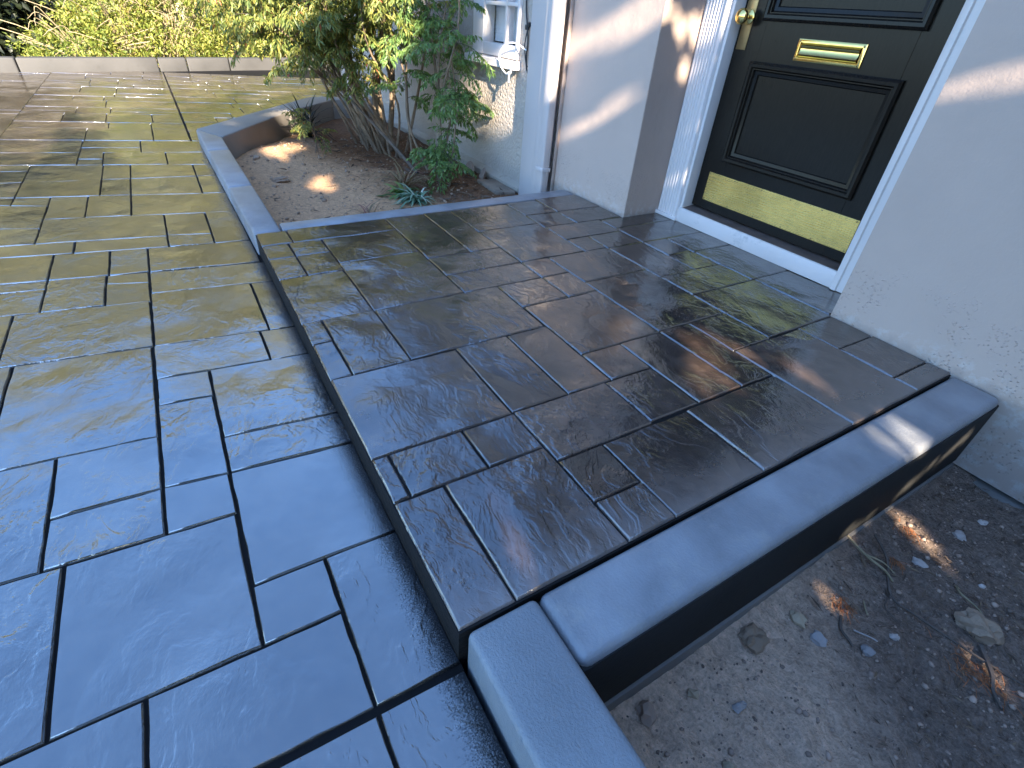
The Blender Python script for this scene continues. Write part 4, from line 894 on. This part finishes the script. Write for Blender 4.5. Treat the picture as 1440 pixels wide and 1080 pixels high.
def tree(x, y, z0, h, rad, n, size, mat, label, seed, name='tree', width=.5, trunk=.12, cat='tree', group=None, carve=None, crown_z=None, low=-.8, limbs=6, hollow=.35):
    t = thing(name, (x, y, z0), label, cat, group); r = random.Random(seed); cz = crown_z if crown_z is not None else z0 + h - rad[2]
    tb = MB(); top = Vector((x + r.uniform(-.2, .2), y + r.uniform(-.2, .2), cz + rad[2] * .3))
    q = sm([(x, y, z0 - .05), (x + r.uniform(-.1, .1), y + r.uniform(-.1, .1), z0 + (cz - z0) * .5), tuple(top)], 4); tb.tube(q, [trunk * (1 - .7 * i / (len(q) - 1)) for i in range(len(q))], 8)
    for k in range(limbs):
        a = 6.28 * k / limbs + r.uniform(-.4, .4); s = q[len(q) // 2 + r.randrange(0, len(q) // 2 - 1)]; e = Vector((x + math.cos(a) * rad[0] * .75, y + math.sin(a) * rad[1] * .75, cz + r.uniform(-.3, .6) * rad[2]))
        qq = sm([tuple(s), tuple((s + e) / 2 + Vector((0, 0, .12 * h * r.random()))), tuple(e)], 4); tb.tube(qq, [trunk * .4 * (1 - .8 * i / (len(qq) - 1)) for i in range(len(qq))], 5)
    tb.build('trunk', M_BARKD, t, True)
    B, D, U, L, tn = crown_leaves(n, (x, y, cz), rad, size, seed, width, low=low, hollow=hollow)
    if carve is not None:
        s = np.array(SUN); keep = np.ones(len(B), bool); mid = B + D / (np.linalg.norm(D, axis=1, keepdims=True) + 1e-9) * L[:, None] * .5
        for (p, rr_) in carve:
            w_ = mid - np.array(p); dist = np.linalg.norm(w_ - (w_ @ s)[:, None] * s, axis=1); keep &= dist > rr_ + L * .30
        B, D, U, L, tn = B[keep], D[keep], U[keep], L[keep], tn[keep]
    V, F = leaf_arrays(B, D, U, L, L * width, .15, .1)
    o = np_mesh('crown', V, F, mat, t, shade=np.concatenate([tn, tn])); o['kind'] = 'stuff'
    return t
# hedge behind the far kerb: separate shrubs
hs = [(-11.25, -.25, 1.5, 'wild yellow green shrub behind the far kerb, second from the dark gap on the left'), (-11.0, -.82, .75, 'low sunlit shrub behind the far kerb right beside the dark gap'), (-11.35, .45, 1.7, 'tall sunlit shrub with bare arching stems in the middle of the hedge'), (-11.5, 1.35, 1.6, 'bushy yellow green shrub in the hedge just left of the planter shrub'),
      (-11.8, 2.4, 1.9, 'dense sunlit shrub in the hedge seen through the planter shrub'), (-12.1, 3.6, 1.9, 'sunlit shrub in the hedge behind the planter shrub on its right'), (-12.5, 4.9, 1.9, 'last hedge shrub before the house corner')]
def hedge_shrub(x, y, h, label, seed, n=8500):
    t = thing('hedge_shrub', (x, y, -.42), label, 'shrub', 'shrubs of the hedge behind the far kerb'); r = random.Random(seed); m = MB()
    for k in range(34):
        a = r.uniform(-1.2, 1.2) if r.random() < .7 else r.uniform(0, 6.28); l = h * r.uniform(.6, 1.1); e = Vector((x + math.cos(a) * l * r.uniform(.1, .6), y + r.gauss(0, .45), -.3 + l * r.uniform(.6, 1.1)))
        q = sm([(x + r.gauss(0, .2), y + r.gauss(0, .25), -.45), (x + (e.x - x) * .3, y + (e.y - y) * .4, -.3 + (e.z + .3) * .65), tuple(e), (e.x + .15 * r.random(), e.y + r.gauss(0, .2), e.z - .12 * r.random())], 4)
        m.tube(q, [.010 - .0006 * i for i in range(len(q))], 4, cap=False)
    m.build('stems', M_TWIGP, t)
    B, D, U, L, tn = crown_leaves(n, (x, y, -.42 + h * .52), (.62, .72, h * .56), .062, seed, clump=.42, low=-1, hollow=.35)
    k = B[:, 2] > -.40; B, D, U, L, tn = B[k], D[k], U[k], L[k], tn[k]
    V, F = leaf_arrays(B, D, U, L, L * .36, .15, .15); o = np_mesh('foliage', V, F, M_HEDGE, t, shade=np.concatenate([tn, tn])); o['kind'] = 'stuff'
for i, (x, y, h, lab) in enumerate(hs): hedge_shrub(x, y, h, lab, 40 + i)
# trees behind the hedge
BACK = [(-14.6, -9.6, 7.4, 'leafy tree at the far left end of the row behind the hedge', M_TREE), (-14.0, -7.4, 7.9, 'broad sunlit tree second from the left in the row behind the hedge', M_TREE), (-14.4, -5.2, 7.6, 'yellow green tree third from the left in the row behind the hedge', M_TREE),
        (-13.6, -2.6, 7.2, 'leafy tree behind the shaded gap in the hedge', M_TREE), (-14.3, -.7, 7.9, 'tall tree just right of the shaded gap in the row behind the hedge', M_TREE), (-14.6, 1.3, 8.1, 'tallest yellow green tree behind the middle of the hedge', M_TREE),
        (-14.4, 3.3, 7.6, 'leafy tree behind the right part of the hedge', M_TREE), (-14.8, 5.4, 7.4, 'last tree of the row next to the house corner', M_TREE)]
for i, (x, y, h, lab, mt) in enumerate(BACK): tree(x, y, -.5, h, (1.5, 1.7, h * .5), 10000, .36, mt, lab, 60 + i, low=-1, hollow=.25, trunk=.16, width=.62)
tree(-12.3, -2.1, -.5, 2.4, (.7, 1.05, 1.25), 4600, .17, M_TREED, 'added near-black bush standing in for deep shade in the gap at the left end of the hedge', 80, name='gap_shade_bush', cat='shrub', low=-1, hollow=.2, trunk=.05, width=.5)  # added to fill the hedge gap with painted-in shade
# trees at the viewer's back, between the low sun and the porch: gaps are cut along sun rays to place the dapples
CARVE = [((-.55, WY, .95), .02), ((-.72, WY, .88), .008), ((-.40, WY, 1.02), .03), ((-.45, WY, .70), -.035), ((-.15, WY, .80), -.02), ((-2.65, WY, .44), .020), ((-2.48, WY, .54), .018), ((-2.45, WY, .90), .03), ((-2.8, WY, .82), .025), ((-2.35, WY, 1.02), .03),
         ((-2.20, 2.30, .95), .025), ((-2.20, 2.40, .75), .015), ((-2.1, 2.44, 1.0), .05), ((-2.06, 2.46, .24), .02), ((-2.05, 2.46, .52), .02), ((-3.3, 2.14, .6), .07), ((-3.28, 2.14, .45), .06), ((-3.0, 2.07, .9), .05), ((-3.0, 2.07, 1.05), .05),
         ((-4.0, 2.19, .45), .08), ((-3.9, 2.19, .33), .06), ((-4.1, .86, -.2), .05), ((-5.0, .75, -.16), .09), ((-5.2, .9, -.18), .08), ((-5.1, 1.7, .2), .10), ((-5.0, 1.4, .9), .22), ((-4.9, .85, .5), .14), ((-5.2, 1.1, 1.1), .25), ((-4.7, 1.0, .75), .14), ((-5.2, 1.75, .3), .16), ((-5.1, .9, .95), .42), ((-4.7, 1.5, 1.1), .2),
         ((-.95, 1.42, 0), .022), ((-.80, 1.40, 0), .022), ((-.70, 1.66, 0), .02), ((-.85, 1.58, 0), .018), ((-.78, 1.25, 0), .02), ((-1.0, 1.55, 0), .016), ((-.35, 1.70, 0), .016), ((-.36, 1.56, 0), .014), 
         ((-.62, .40, 0), .020), ((-.55, .70, 0), .016), ((.15, 1.45, -.34), .004), ((.22, 1.30, -.36), -.01), ((.20, 1.18, -.36), -.02), ((.05, 1.30, -.35), -.03), ((-.18, 1.26, -.33), .014), ((-.20, 1.72, -.33), .018), ((.25, 1.6, -.36), .0)]
CARVE += [((x_, WY, z_), -.028) for x_, z_ in ((-.62, .16), (-.40, .12), (-.05, .06), (-2.6, .15))]
CARVE += [((-.274, y, z), .010) for y, z in ((1.95, -.16), (1.80, -.2), (1.7, -.22), (1.55, -.25), (1.45, -.27), (2.05, -.12))]
tree(4.6, -.9, -.5, 6.9, (1.25, 2.0, 3.3), 17000, .24, M_TREE, 'leafy tree behind the viewer that shades the porch', 71, low=-1, carve=CARVE, hollow=.1, trunk=.10, width=.62)
tree(5.2, 1.3, -.5, 7.2, (1.2, 1.8, 3.7), 20000, .24, M_TREE, 'leafy tree near the house wall behind the viewer', 72, low=-1, carve=CARVE, hollow=.1, trunk=.10, width=.62)
tree(5.0, -3.4, -.5, 5.0, (1.3, 1.7, 2.6), 10000, .24, M_TREE, 'leafy tree beside the driveway behind the viewer', 73, low=-1, carve=CARVE, hollow=.1, trunk=.10, width=.62)
